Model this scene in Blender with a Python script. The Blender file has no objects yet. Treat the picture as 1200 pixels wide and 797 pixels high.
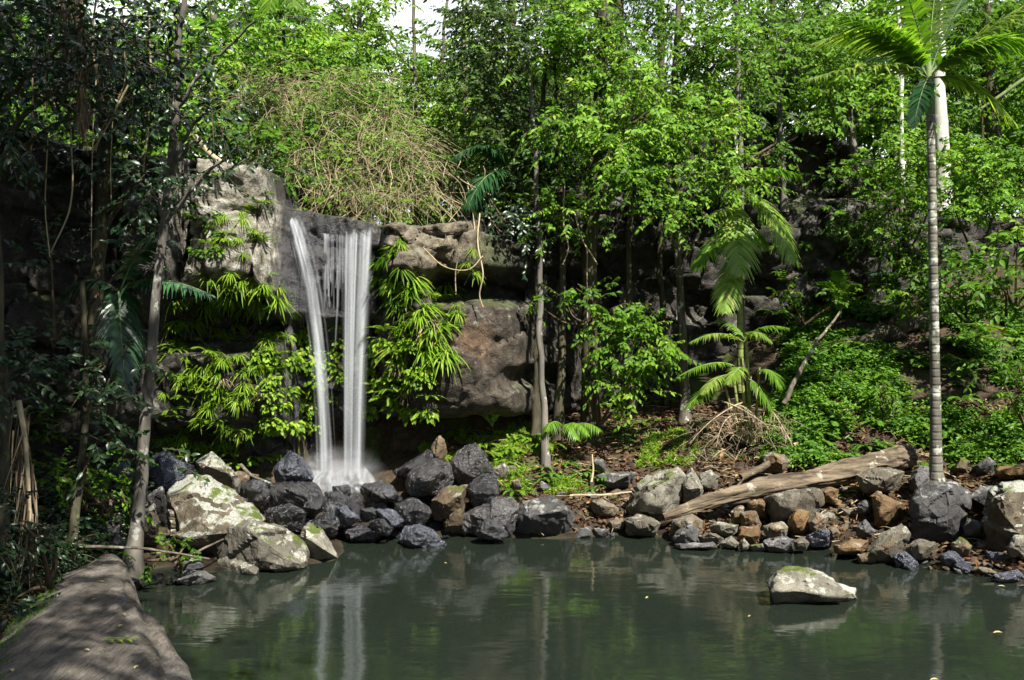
import bpy, bmesh, math, random
import numpy as np
from mathutils import Vector, Matrix
from mathutils.bvhtree import BVHTree

rng = np.random.default_rng(11)
random.seed(11)
scene = bpy.context.scene
C = scene.collection
F = 1039.23          # focal length in photograph pixels (1200 x 797 frame)
CAM_Z = 3.0

# ---------------------------------------------------------------- helpers
def W(px, py, Y):
    """point seen at photograph pixel (px, py) at depth Y metres"""
    return np.array([(px - 600.0) / F * Y, Y, CAM_Z - (py - 398.5) / F * Y])

def proj(p):
    p = np.asarray(p, float)
    return 600 + p[..., 0] / p[..., 1] * F, 398.5 - (p[..., 2] - CAM_Z) / p[..., 1] * F

def norm(a):
    return a / np.maximum(np.linalg.norm(a, axis=-1, keepdims=True), 1e-9)

def _h(i, j, k, s):
    with np.errstate(over='ignore'):
        n = (i.astype(np.int64) * 374761393 + j.astype(np.int64) * 668265263 + k.astype(np.int64) * 2147483647 + s * 974634777) & 0xFFFFFFFF
        n = ((n ^ (n >> 13)) * 1274126177) & 0xFFFFFFFF
        n = ((n ^ (n >> 16)) * 2246822519) & 0xFFFFFFFF
        n = n ^ (n >> 15)
    return (n & 0xFFFFFF) / float(0xFFFFFF)

def vnoise(p, s=0):
    p = np.asarray(p, float)
    i = np.floor(p).astype(np.int64)
    f = p - i
    f = f * f * (3 - 2 * f)
    out = 0
    for a in (0, 1):
        wa = f[:, 0] if a else 1 - f[:, 0]
        for b in (0, 1):
            wb = f[:, 1] if b else 1 - f[:, 1]
            for c in (0, 1):
                wc = f[:, 2] if c else 1 - f[:, 2]
                out = out + wa * wb * wc * _h(i[:, 0] + a, i[:, 1] + b, i[:, 2] + c, s)
    return out * 2 - 1

def fbm(p, octs=4, s=0):
    p = np.asarray(p, float)
    o, a = 0, 0.5
    for k in range(octs):
        o = o + a * vnoise(p * 2 ** k, s + k * 7)
        a *= 0.5
    return o

def blocks(p, s=0):
    """cellular noise: a value per cell (with a tilt inside it) and F2-F1"""
    p = np.asarray(p, float)
    i = np.floor(p).astype(np.int64)
    d1 = np.full(len(p), 9.0); d2 = np.full(len(p), 9.0); val = np.zeros(len(p))
    for a in (-1, 0, 1):
        for b in (-1, 0, 1):
            for c in (-1, 0, 1):
                q = i + np.array([a, b, c])
                fx = np.stack([_h(q[:, 0], q[:, 1], q[:, 2], s + m) for m in (1, 2, 3)], 1)
                dv = p - (q + fx)
                d = (dv ** 2).sum(1)
                tl = np.stack([_h(q[:, 0], q[:, 1], q[:, 2], s + m) - .5 for m in (5, 6, 8)], 1)
                v = _h(q[:, 0], q[:, 1], q[:, 2], s + 4) * 2 - 1 + (dv * tl).sum(1) * 1.6
                near = d < d1
                d2 = np.where(near, d1, np.minimum(d2, d))
                val = np.where(near, v, val)
                d1 = np.where(near, d, d1)
    return val, np.sqrt(d2) - np.sqrt(d1)

def sstep(a, b, x):
    t = np.clip((x - a) / (b - a), 0, 1)
    return t * t * (3 - 2 * t)

class MB:
    """collects faces for ONE mesh object"""
    def __init__(self):
        self.v = []; self.n = 0; self.f = []; self.m = []; self.t = []
    def add(self, v, f, mat=0, tint=None):
        v = np.asarray(v, float).reshape(-1, 3); f = np.asarray(f, np.int64)
        if len(v) == 0 or len(f) == 0: return
        self.v.append(v); self.f.append(f + self.n); self.m.append(np.full(len(f), mat, np.int32))
        self.t.append(np.full(len(v), .5) if tint is None else np.broadcast_to(np.asarray(tint, float), (len(v),)))
        self.n += len(v)
    def build(self, name, mats, parent=None, origin=(0, 0, 0), smooth=True):
        me = bpy.data.meshes.new(name)
        v = np.concatenate(self.v) - np.asarray(origin, float)
        me.vertices.add(len(v)); me.vertices.foreach_set('co', v.astype(np.float32).ravel())
        tot = np.concatenate([np.full(len(f), f.shape[1], np.int32) for f in self.f])
        idx = np.concatenate([f.ravel() for f in self.f]).astype(np.int32)
        start = np.concatenate([[0], np.cumsum(tot)[:-1]]).astype(np.int32)
        me.loops.add(len(idx)); me.loops.foreach_set('vertex_index', idx)
        me.polygons.add(len(tot)); me.polygons.foreach_set('loop_start', start); me.polygons.foreach_set('loop_total', tot)
        me.polygons.foreach_set('material_index', np.concatenate(self.m))
        me.polygons.foreach_set('use_smooth', np.full(len(tot), smooth))
        at = me.attributes.new('tint', 'FLOAT', 'POINT'); at.data.foreach_set('value', np.concatenate(self.t).astype(np.float32))
        me.update(calc_edges=True); me.validate()
        for m in (mats if isinstance(mats, (list, tuple)) else [mats]): me.materials.append(m)
        o = bpy.data.objects.new(name, me); C.objects.link(o)
        if parent is not None: o.parent = parent
        else: o.location = origin
        return o

def tag(o, label, cat, group=None, kind=None):
    o['label'] = label; o['category'] = cat
    if group: o['group'] = group
    if kind: o['kind'] = kind
    return o

def thing(name, label, cat, loc, group=None):
    o = bpy.data.objects.new(name, None); C.objects.link(o); o.location = loc
    o.empty_display_size = .2
    return tag(o, label, cat, group)

def catmull(pts, n):
    pts = np.asarray(pts, float)
    if len(pts) == 2: return pts[0] + (pts[1] - pts[0]) * np.linspace(0, 1, n)[:, None]
    P = np.concatenate([[2 * pts[0] - pts[1]], pts, [2 * pts[-1] - pts[-2]]])
    t = np.linspace(0, len(pts) - 1, n); i = np.minimum(t.astype(int), len(pts) - 2); u = (t - i)[:, None]
    a, b, c, d = P[i], P[i + 1], P[i + 2], P[i + 3]
    return .5 * (2 * b + (c - a) * u + (2 * a - 5 * b + 4 * c - d) * u ** 2 + (3 * b - a - 3 * c + d) * u ** 3)

def tube(pts, rad, sides=8, rough=0.0, seed=0, cap=True):
    """tapered tube along points; returns vertices and quads"""
    pts = np.asarray(pts, float); n = len(pts); rad = np.broadcast_to(np.asarray(rad, float), (n,))
    T = norm(np.gradient(pts, axis=0))
    ref = np.array([0, 1.0, .13]) if abs(T[:, 1]).mean() < .8 else np.array([0, .1, 1.0])
    X = norm(np.cross(T, ref)); Z = np.cross(X, T)
    a = np.linspace(0, 2 * math.pi, sides, endpoint=False)
    r = rad[:, None] * np.ones(sides)
    ring = np.cos(a)[None, :, None] * X[:, None] + np.sin(a)[None, :, None] * Z[:, None]
    if rough:
        q = (pts[:, None] * .9 + ring * 1.2).reshape(-1, 3)
        r = r * (1 + rough * fbm(q * 1.7 + seed * 9.1, 3, seed).reshape(n, sides) * 1.6)
    v = pts[:, None] + ring * r[..., None]
    i = np.arange(n - 1)[:, None] * sides; j = np.arange(sides)[None]; k = (j + 1) % sides
    f = np.stack([i + j, i + k, i + sides + k, i + sides + j], -1).reshape(-1, 4)
    v = v.reshape(-1, 3)
    if cap:
        v = np.concatenate([v, pts[:1] - T[:1] * rad[0] * .15, pts[-1:] + T[-1:] * rad[-1] * .4])
        j = np.arange(sides); k = (j + 1) % sides; e = (n - 1) * sides
        f = np.concatenate([f, np.stack([j, np.full(sides, n * sides), np.full(sides, n * sides), k], -1),
                            np.stack([e + k, np.full(sides, n * sides + 1), np.full(sides, n * sides + 1), e + j], -1)])
    return v, f

def add_tube(mb, pts, rad, sides=8, mat=0, tint=None, **kw):
    kw.setdefault('cap', False)
    v, f = tube(pts, rad, sides, **kw); mb.add(v, f, mat, tint)

# leaf outline: x across, y along, z lift
LEAF = np.array([[0, 0, 0], [0, .33, .03], [0, .68, .02], [0, 1, -.10], [-.5, .30, .10], [-.40, .66, .07], [.5, .30, .10], [.40, .66, .07]])
LEAF_F = np.array([[0, 6, 1], [1, 6, 7], [1, 7, 2], [2, 7, 3], [0, 1, 4], [1, 5, 4], [1, 2, 5], [2, 3, 5]])
LEAF2 = np.array([[0, 0, 0], [0, 1, -.12], [-.5, .48, .08], [.5, .48, .08]])
LEAF2_F = np.array([[0, 3, 1], [0, 1, 2]])

def place_leaves(mb, pos, d, nrm, ln, wd, tint, mat=0, fine=True):
    L, LF = (LEAF, LEAF_F) if fine else (LEAF2, LEAF2_F)
    y = norm(d); x = norm(np.cross(y, nrm)); z = np.cross(x, y)
    ln = np.asarray(ln)[:, None, None]; wd = np.asarray(wd)[:, None, None]
    v = pos[:, None] + x[:, None] * L[None, :, 0:1] * wd + y[:, None] * L[None, :, 1:2] * ln + z[:, None] * L[None, :, 2:3] * ln
    f = (np.arange(len(pos)) * len(L))[:, None, None] + LF[None]
    mb.add(v, f.reshape(-1, 3), mat, np.repeat(tint, len(L)))

def sprays(mb, P, D, n=9, twig=.35, leaf=.12, wid=.42, droop=.6, face=(.18, -.85, .5), scat=.5, sag=.25, fine=True, twigs=True, hue=None, wood=1):
    """leafy twigs starting at P heading along D, leaves alternating and hanging a little"""
    S = len(P)
    if S == 0: return
    D = norm(D)
    tw = twig * (.6 + .7 * rng.random(S))
    t = np.linspace(.12, 1, n)[None] + rng.normal(0, .03, (S, n))
    g = np.array([0, 0, -1.0])
    pos = P[:, None] + D[:, None] * (t * tw[:, None])[..., None] + g * (sag * tw[:, None] * t ** 2)[..., None]
    side = norm(np.cross(D, np.array([.05, .02, 1.0])) + 1e-4)
    sg = np.where(np.arange(n) % 2 == 0, 1.0, -1.0)[None, :, None]
    ld = D[:, None] * .55 + side[:, None] * sg * .9 + rng.normal(0, .33, (S, n, 3)) + g * droop
    nm = np.asarray(face) + rng.normal(0, scat, (S, n, 3))
    sc = leaf * (.65 + .6 * rng.random((S, n))) * (1 - .15 * t)
    base = (rng.random(S) if hue is None else hue)[:, None]
    ti = np.clip(base * .6 + rng.random((S, n)) * .4, 0, 1)
    place_leaves(mb, pos.reshape(-1, 3), ld.reshape(-1, 3), nm.reshape(-1, 3), sc.ravel(), (sc * wid).ravel(), ti.ravel(), 0, fine)
    if twigs:
        s = np.array([0, .5, 1.0]); r = np.array([.006, .0045, .002]) * (1 + leaf * 2)
        c = P[:, None] + D[:, None] * (s[None] * tw[:, None])[..., None] + g * (sag * tw[:, None] * s[None] ** 2)[..., None]
        u = norm(np.cross(D, np.array([.3, .9, .2]))); w = np.cross(D, u)
        a = np.array([0, 2.1, 4.2])
        ring = np.cos(a)[None, :, None] * u[:, None] + np.sin(a)[None, :, None] * w[:, None]
        v = c[:, :, None] + ring[:, None] * r[None, :, None, None]
        q = []
        for k in range(2):
            for j in range(3):
                q.append([k * 3 + j, k * 3 + (j + 1) % 3, k * 3 + 3 + (j + 1) % 3, k * 3 + 3 + j])
        f = (np.arange(S) * 9)[:, None, None] + np.array(q)[None]
        mb.add(v, f.reshape(-1, 4), wood, .5)

def strips(mb, P, D, L, Wd, sag, nseg=4, up=None, mat=0, tint=None, prof='leaf', fold=.0):
    """long blades bending under gravity"""
    S = len(P); D = norm(D)
    L = np.broadcast_to(np.asarray(L, float), (S,)); Wd = np.broadcast_to(np.asarray(Wd, float), (S,)); sag = np.broadcast_to(np.asarray(sag, float), (S,))
    s = np.linspace(0, 1, nseg + 1)
    g = np.array([0, 0, -1.0])
    c = P[:, None] + D[:, None] * (L[:, None] * s)[..., None] + g * (sag[:, None] * L[:, None] * s ** 2)[..., None]
    T = norm(D[:, None] + g * (2 * sag[:, None] * s)[..., None])
    U = np.broadcast_to(np.array([0, 0, 1.0]) if up is None else up, (S, 3))
    x = np.cross(T, U[:, None] + rng.normal(0, .08, (S, 1, 3))); x = norm(x)
    w = {'leaf': .25 + .75 * np.sin(np.clip(s * 1.15 + .12, 0, 1) * math.pi) ** .8, 'blade': 1 - .93 * s ** 1.6, 'strap': .45 + .55 * np.sin((s * .85 + .12) * math.pi)}[prof].copy()
    w[-1] = .06
    h = Wd[:, None, None] * w[None, :, None] * .5
    v = np.stack([c - x * h, c + x * h], 2)
    q = np.array([[2 * k, 2 * k + 1, 2 * k + 3, 2 * k + 2] for k in range(nseg)])
    f = (np.arange(S) * 2 * (nseg + 1))[:, None, None] + q[None]
    ti = rng.random(S) if tint is None else np.broadcast_to(np.asarray(tint, float), (S,))
    mb.add(v, f.reshape(-1, 4), mat, np.repeat(ti, 2 * (nseg + 1)))

# ---------------------------------------------------------------- materials
def newmat(name):
    m = bpy.data.materials.new(name); m.use_nodes = True
    nt = m.node_tree; nt.nodes.clear()
    return m, nt, nt.nodes, nt.links

class NB:
    """small node builder"""
    def __init__(self, name):
        self.m, self.nt, self.N, self.L = newmat(name)
        self.out = self.N.new('ShaderNodeOutputMaterial')
    def n(self, typ, **kw):
        o = self.N.new('ShaderNode' + typ)
        for k, v in kw.items():
            if hasattr(o, k): setattr(o, k, v)
        return o
    def link(self, a, b): self.L.new(a, b)
    def noise(self, vec, scale, detail=6, rough=.55, dist=0, w=None):
        o = self.n('TexNoise'); o.inputs['Scale'].default_value = scale; o.inputs['Detail'].default_value = detail
        o.inputs['Roughness'].default_value = rough; o.inputs['Distortion'].default_value = dist
        if w is not None:
            o.noise_dimensions = '4D'; self.link(w, o.inputs['W'])
        self.link(vec, o.inputs['Vector']); return o.outputs['Fac']
    def ramp(self, fac, stops):
        o = self.n('ValToRGB'); e = o.color_ramp.elements
        while len(e) < len(stops): e.new(.5)
        for el, (p, c) in zip(e, stops):
            el.position = p; el.color = (*c, 1) if len(c) == 3 else c
        self.link(fac, o.inputs[0]); return o.outputs[0]
    def mrange(self, x, a, b, c=0, d=1):
        o = self.n('MapRange'); o.interpolation_type = 'SMOOTHSTEP'
        for k, v in zip(('From Min', 'From Max', 'To Min', 'To Max'), (a, b, c, d)): o.inputs[k].default_value = v
        self.link(x, o.inputs['Value']); return o.outputs['Result']
    def math(self, op, a, b=None):
        o = self.n('Math', operation=op)
        for k, v in enumerate((a, b)):
            if v is None: continue
            if isinstance(v, (int, float)): o.inputs[k].default_value = v
            else: self.link(v, o.inputs[k])
        return o.outputs[0]
    def mix(self, fac, a, b, blend='MIX'):
        o = self.n('Mix'); o.data_type = 'RGBA'; o.blend_type = blend
        for s, v in ((o.inputs[0], fac), (o.inputs[6], a), (o.inputs[7], b)):
            if isinstance(v, (int, float)): s.default_value = v
            elif isinstance(v, tuple): s.default_value = (*v, 1)
            else: self.link(v, s)
        return o.outputs[2]
    def bump(self, h, strength=.5, dist=.02, nrm=None):
        o = self.n('Bump'); o.inputs['Strength'].default_value = strength; o.inputs['Distance'].default_value = dist
        self.link(h, o.inputs['Height'])
        if nrm is not None: self.link(nrm, o.inputs['Normal'])
        return o.outputs[0]
    def coord(self, kind='Object'): return self.n('TexCoord').outputs[kind]
    def scale(self, vec, s):
        o = self.n('Mapping'); o.inputs['Scale'].default_value = s; self.link(vec, o.inputs['Vector']); return o.outputs[0]
    def bsdf(self, color, rough=.7, spec=.5, nrm=None, **kw):
        p = self.n('BsdfPrincipled')
        for s, v in ((p.inputs['Base Color'], color), (p.inputs['Roughness'], rough), (p.inputs['Specular IOR Level'], spec)):
            if isinstance(v, (int, float)): s.default_value = v
            elif isinstance(v, tuple): s.default_value = (*v, 1)
            else: self.link(v, s)
        if nrm is not None: self.link(nrm, p.inputs['Normal'])
        for k, v in kw.items(): p.inputs[k.replace('_', ' ')].default_value = v
        return p.outputs[0]
    def done(self, sh): self.link(sh, self.out.inputs['Surface']); return self.m

def leaf_mat(name, dark, mid, light, trans=.38, rough=.48, spec=.22, tcol=None, yellow=None):
    b = NB(name)
    at = b.n('Attribute'); at.attribute_name = 'tint'
    oi = b.n('ObjectInfo')
    col = b.ramp(at.outputs['Fac'], [(0, dark), (.55, mid), (.93, light), (1, yellow or light)])
    nz = b.noise(b.coord(), 1.6, 2)
    v = b.math('ADD', b.math('MULTIPLY', oi.outputs['Random'], .3), b.math('ADD', b.math('MULTIPLY', nz, .5), .62))
    col = b.mix(1.0, col, v, 'MULTIPLY')
    p = b.bsdf(col, rough, spec)
    t = b.n('BsdfTranslucent')
    b.link(b.mix(1.0, col, tcol or (1.25, 1.25, .55), 'MULTIPLY'), t.inputs['Color'])
    mx = b.n('MixShader'); mx.inputs[0].default_value = trans
    b.link(p, mx.inputs[1]); b.link(t.outputs[0], mx.inputs[2])
    return b.done(mx.outputs[0])

def rock_mat(name, dark, mid, light, lichen=.5, lcol=(.5, .51, .42), rough=.85, spec=.3, moss=0, bump=.6, up=.35, wetblack=0, stain=None):
    b = NB(name)
    co = b.coord(); oi = b.n('ObjectInfo'); w = b.math('MULTIPLY', oi.outputs['Random'], 40.0)
    g = b.n('NewGeometry'); sx = b.n('SeparateXYZ'); b.link(g.outputs['Normal'], sx.inputs[0]); nz = sx.outputs['Z']
    n1 = b.noise(co, 2.2, 8, .6, .4, w); n2 = b.noise(co, 9, 8, .65, .2, w); n3 = b.noise(co, 45, 4, .6, 0, w)
    f = b.math('ADD', b.math('MULTIPLY', n1, .6), b.math('MULTIPLY', n2, .4))
    col = b.ramp(f, [(.33, dark), (.5, mid), (.68, light)])
    col = b.mix(1.0, col, b.math('ADD', b.math('MULTIPLY', oi.outputs['Random'], .5), .75), 'MULTIPLY')
    if stain:
        s = b.mrange(b.noise(co, 1.7, 5, .6, .6, b.math('ADD', w, 7.0)), .5, .66)
        col = b.mix(b.math('MULTIPLY', s, .8), col, stain)
    if lichen > 0:
        l = b.math('ADD', b.noise(co, 5.5, 9, .68, .3, b.math('ADD', w, 3.0)), b.math('MULTIPLY', nz, up * .35))
        l0 = .64 - lichen * .2 + up * .35 * .45; lm = b.mrange(l, l0 - .02, l0 + .10)
        lm = b.math('MULTIPLY', lm, b.mrange(n3, .3, .6, .55, 1))
        col = b.mix(lm, col, b.mix(n2, tuple(c * .75 for c in lcol), lcol))
    if moss > 0:
        mm = b.mrange(b.math('ADD', b.noise(co, 3.1, 6, .6, .2, b.math('ADD', w, 11.0)), b.math('MULTIPLY', nz, .22)), .72 - moss * .25, .8 - moss * .25)
        col = b.mix(mm, col, b.mix(n3, (.035, .06, .008), (.11, .14, .02)))
    col = b.mix(1.0, col, b.mrange(n3, .2, .8, .58, 1.0), 'MULTIPLY')
    vor = b.n('TexVoronoi'); vor.feature = 'DISTANCE_TO_EDGE'; vor.inputs['Scale'].default_value = 3.2; b.link(co, vor.inputs['Vector'])
    crack = b.mrange(vor.outputs['Distance'], 0, .05)
    h = b.math('ADD', b.math('ADD', b.math('MULTIPLY', n2, 1.0), b.math('MULTIPLY', n3, .35)), b.math('MULTIPLY', crack, .12))
    nr = b.bump(h, bump, .06)
    rr = b.math('ADD', b.math('MULTIPLY', n2, .25), rough - .12) if rough < .6 else rough
    return b.done(b.bsdf(col, rr, spec, nr))

def bark_mat(name, dark, light, lichen=.3, lcol=(.42, .44, .38), rings=0, grain=7, bump=.5, along='z'):
    b = NB(name); co = b.coord(); oi = b.n('ObjectInfo'); w = b.math('MULTIPLY', oi.outputs['Random'], 20.0)
    st = b.scale(co, (grain, grain, grain * .16) if along == 'z' else (grain * .10, grain, grain))
    n1 = b.noise(st, 2.2, 7, .65, .3, w); n2 = b.noise(co, 6, 6, .6, 0, w)
    col = b.ramp(n1, [(.36, dark), (.66, light)])
    h = n1
    if rings:
        wv = b.n('TexWave'); wv.bands_direction = 'Z'; wv.inputs['Scale'].default_value = rings; wv.inputs['Distortion'].default_value = 1.2; wv.inputs['Detail'].default_value = 3
        b.link(co, wv.inputs['Vector'])
        rm = b.mrange(wv.outputs['Fac'], .0, .35)
        col = b.mix(1.0, col, b.mrange(b.math('ADD', wv.outputs['Fac'], b.math('MULTIPLY', n2, .35)), .1, .5, .86, 1.03), 'MULTIPLY')
        h = b.math('ADD', b.math('MULTIPLY', n1, .5), rm)
    if lichen:
        col = b.mix(b.mrange(n2, .62 - lichen * .2, .68 - lichen * .2), col, lcol)
    return b.done(b.bsdf(col, .85, .25, b.bump(h, bump, .02)))

M = {}
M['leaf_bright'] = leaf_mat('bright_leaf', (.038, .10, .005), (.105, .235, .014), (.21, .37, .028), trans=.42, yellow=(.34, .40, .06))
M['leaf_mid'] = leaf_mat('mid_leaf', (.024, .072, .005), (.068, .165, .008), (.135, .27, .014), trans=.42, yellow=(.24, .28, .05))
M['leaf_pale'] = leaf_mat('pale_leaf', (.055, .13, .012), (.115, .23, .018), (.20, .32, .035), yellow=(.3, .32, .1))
M['leaf_shade_tone'] = leaf_mat('shade_toned_leaf', (.014, .036, .007), (.034, .075, .010), (.065, .125, .015), trans=.3)  # darker leaf copy: shade of unlit crowns is put into the colour
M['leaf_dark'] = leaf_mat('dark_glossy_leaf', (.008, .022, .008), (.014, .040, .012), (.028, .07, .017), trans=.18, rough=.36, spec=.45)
M['leaf_lime'] = leaf_mat('lime_fern_leaf', (.06, .13, .008), (.14, .26, .014), (.24, .37, .03), trans=.4, yellow=(.34, .34, .06))
M['leaf_cover'] = leaf_mat('ground_cover_leaf', (.025, .08, .008), (.072, .175, .013), (.15, .27, .025), trans=.3)
M['palm'] = leaf_mat('palm_leaflet', (.05, .13, .010), (.12, .26, .018), (.22, .36, .03), trans=.55, rough=.4, spec=.5, yellow=(.3, .36, .06))
M['palm_sunlit_tone'] = leaf_mat('sunlit_toned_palm_leaflet', (.10, .19, .02), (.22, .35, .05), (.36, .47, .10), trans=.55, rough=.4, spec=.5, yellow=(.4, .38, .14))  # paler palm copy: sunlit look and sheen of fronds put into the colour
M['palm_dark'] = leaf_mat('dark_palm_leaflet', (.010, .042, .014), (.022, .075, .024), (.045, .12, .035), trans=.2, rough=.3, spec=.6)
M['dead'] = leaf_mat('dead_leaf', (.05, .036, .024), (.13, .098, .064), (.26, .205, .14), trans=.15, rough=.7, spec=.2, tcol=(1, .8, .6), yellow=(.36, .27, .16))
M['litter'] = leaf_mat('fallen_leaf', (.04, .021, .011), (.105, .056, .027), (.20, .115, .055), trans=.1, rough=.75, spec=.2, tcol=(1, .8, .6), yellow=(.34, .22, .1))
M['yellow_leaf'] = leaf_mat('yellow_fallen_leaf', (.30, .26, .10), (.42, .36, .16), (.5, .44, .2), trans=.1, rough=.6, tcol=(1, .9, .6))
M['vine'] = bark_mat('vine_stem', (.15, .12, .065), (.40, .34, .20), 0)
M['vine_pale'] = bark_mat('pale_vine_stem', (.22, .17, .10), (.46, .38, .25), 0)
M['twig'] = bark_mat('twig_bark', (.04, .028, .016), (.12, .085, .05), 0)
M['bark'] = bark_mat('grey_brown_bark', (.05, .042, .03), (.17, .145, .11), .25)
M['bark_dark'] = bark_mat('dark_mossy_bark', (.022, .020, .012), (.085, .075, .045), .2, (.08, .10, .03))
M['bark_pale'] = bark_mat('pale_blotched_bark', (.25, .235, .20), (.55, .53, .48), .45, (.62, .61, .57), grain=3, bump=.25)
M['bark_grey'] = bark_mat('lichen_grey_bark', (.06, .055, .046), (.17, .155, .13), .22, (.28, .285, .25), grain=4, bump=.45)
M['palm_bark'] = bark_mat('ringed_palm_bark', (.07, .066, .052), (.17, .16, .128), .45, (.33, .345, .29), rings=2.6, grain=5)
M['cane'] = bark_mat('green_cane', (.10, .13, .035), (.28, .29, .10), 0, rings=2.0)
M['shaft'] = bark_mat('palm_crownshaft', (.09, .14, .05), (.2, .25, .1), 0)
M['log'] = bark_mat('weathered_log', (.026, .018, .011), (.19, .15, .10), .08, (.28, .26, .21), grain=5, bump=1.0, along='x')
# ---------------------------------------------------------------- terrain
_ctrl = []
def cp(px, Y, z=None, py=None):
    if z is None: z = CAM_Z - (py - 398.5) / F * Y
    _ctrl.append(((px - 600) / F * Y, Y, z))
for px, Y in ((600, 9), (900, 9), (330, 9.5), (600, 11), (450, 11.7), (800, 11.3), (1000, 10), (1130, 8.8), (600, 6), (320, 7), (1000, 6), (600, 4.2), (380, 5.2)): cp(px, Y, -.75)
for px, py in ((1200, 690), (1130, 672), (1060, 655), (980, 645), (900, 640), (830, 636), (740, 628), (640, 632), (560, 628), (480, 632), (420, 630), (395, 657), (300, 668), (220, 674), (180, 668), (160, 692), (168, 725), (215, 797)):
    cp(px, CAM_Z * F / (py - 398.5), -.02)
for px, Y, z in ((400, 14.6, .3), (400, 15.6, .45), (330, 14.3, .45), (250, 13.2, .55), (180, 12.2, .5), (120, 11.5, .5), (50, 10.5, .6), (0, 9.5, .7), (-100, 9, 1.1), (0, 7.4, .35), (-120, 6, .6), (60, 8.6, .25), (-300, 9, 1.8), (-400, 12, 2.4), (0, 12.5, 1.0), (-100, 5, .8), (1300, 12, .9), (1300, 15, 2.4), (1300, 18, 4.2), (1550, 12, 1.9), (1550, 18, 5.4), (1300, 10, .4), (1350, 8, .5), (1400, 6, .6)): cp(px, Y, z)
for px, Y, py in ((470, 15, 545), (560, 14.8, 545), (640, 15.2, 530), (640, 16, 503), (560, 16, 505), (720, 15, 556), (740, 16, 512), (740, 17, 483), (830, 15, 545), (870, 16, 508), (900, 17, 452), (900, 18, 402), (970, 14, 566), (960, 15, 522), (960, 16, 462), (980, 17, 412), (1000, 18, 372), (1070, 13, 606), (1090, 14, 556), (1100, 15, 507), (1100, 16, 443), (1120, 17, 390), (1120, 18, 352), (1200, 11.6, 650), (1200, 12.5, 602), (1200, 13.5, 552), (1200, 15, 482), (1200, 17, 402), (1000, 13.2, 600), (880, 13.8, 605), (920, 13.4, 612)): cp(px, Y, None, py)
for x, y, z in ((0, 0, 1.2), (-3, 2, .9), (3, 2, .9), (0, 3, .2), (-8, 0, 2), (8, 0, 2), (8, 5, .9), (-25, 0, 4), (25, 0, 4), (0, -20, 3), (-25, 20, 6), (25, 20, 8), (0, 30, 3), (-25, -20, 4), (25, -20, 4)): _ctrl.append((x, y, z))
_cx = np.array(_ctrl)
def _phi(r): return np.sqrt(r * r + .09)
_A = _phi(np.linalg.norm(_cx[:, None, :2] - _cx[None, :, :2], axis=2)) + np.eye(len(_cx)) * .0
_n = len(_cx); _Bm = np.concatenate([np.ones((_n, 1)), _cx[:, :2]], 1)
_sol = np.linalg.solve(np.block([[_A, _Bm], [_Bm.T, np.zeros((3, 3))]]), np.concatenate([_cx[:, 2], np.zeros(3)]))

YC = np.array([(-700, 9.0), (-400, 10.0), (-100, 11.3), (50, 12.7), (170, 13.3), (215, 13.6), (330, 14.0), (342, 15.2), (440, 15.2), (456, 14.9), (560, 15.0), (612, 15.5), (650, 16.6), (700, 17.2), (800, 18.0), (900, 18.3), (1000, 18.5), (1060, 18.8), (1150, 20.3), (1400, 22.5), (1800, 25)])
YC_X = (YC[:, 0] - 600) / F * YC[:, 1]
ZT = np.array([(-700, 60), (-400, 100), (50, 160), (170, 185), (215, 192), (320, 205), (332, 246), (345, 252), (436, 264), (455, 268), (560, 262), (640, 235), (700, 205), (800, 160), (900, 155), (1000, 165), (1060, 240), (1150, 262), (1400, 240), (1800, 200)])
ZT_Z = CAM_Z - (ZT[:, 1] - 398.5) / F * np.interp(ZT[:, 0], YC[:, 0], YC[:, 1])
ZT_X = (ZT[:, 0] - 600) / F * np.interp(ZT[:, 0], YC[:, 0], YC[:, 1])
def yc(x): return np.interp(x, YC_X, YC[:, 1])
def ztop(x): return np.interp(x, ZT_X, ZT_Z)

def gz(x, y):
    x = np.asarray(x, float).ravel(); y = np.asarray(y, float).ravel()
    z = np.zeros(len(x))
    for k in range(0, len(x), 8000):
        a, b = x[k:k + 8000], y[k:k + 8000]
        r = np.sqrt((a[:, None] - _cx[None, :, 0]) ** 2 + (b[:, None] - _cx[None, :, 1]) ** 2)
        z[k:k + 8000] = _phi(r) @ _sol[:_n] + _sol[_n] + _sol[_n + 1] * a + _sol[_n + 2] * b
    far = np.maximum(np.abs(x), np.abs(y - 8))
    z = np.where(far > 22, np.clip(z, 2, 7), z)
    p = np.stack([x, y, np.zeros(len(x))], 1)
    z = z + .10 * fbm(p * 1.3, 4, 3) * sstep(-.3, .5, z) + .05 * fbm(p * 5, 3, 4) * sstep(-.1, .4, z)
    d = y - yc(x)
    top = ztop(x) - .15 + .13 * np.clip(d, 0, 7) - .06 * np.clip(d - 9, 0, 30) + .25 * fbm(p * .5, 3, 9)
    k = sstep(.5, 1.4, d)
    return z * (1 - k) + np.maximum(top, -1) * k

def axis(lo, a, b, hi, fine, n):
    t = np.linspace(0, 1, n) ** 2.2
    return np.concatenate([a - (a - lo) * t[:0:-1], np.arange(a, b, fine), b + (hi - b) * t])
gx = axis(-160, -10, 11, 160, .09, 26); gy = axis(-150, 4.5, 19.5, 160, .09, 26)
GX, GY = np.meshgrid(gx, gy)
gv = np.stack([GX.ravel(), GY.ravel(), gz(GX, GY)], 1)
i = np.arange(len(gy) - 1)[:, None] * len(gx); j = np.arange(len(gx) - 1)[None]
gf = np.stack([i + j, i + j + 1, i + len(gx) + j + 1, i + len(gx) + j], -1).reshape(-1, 4)

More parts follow.
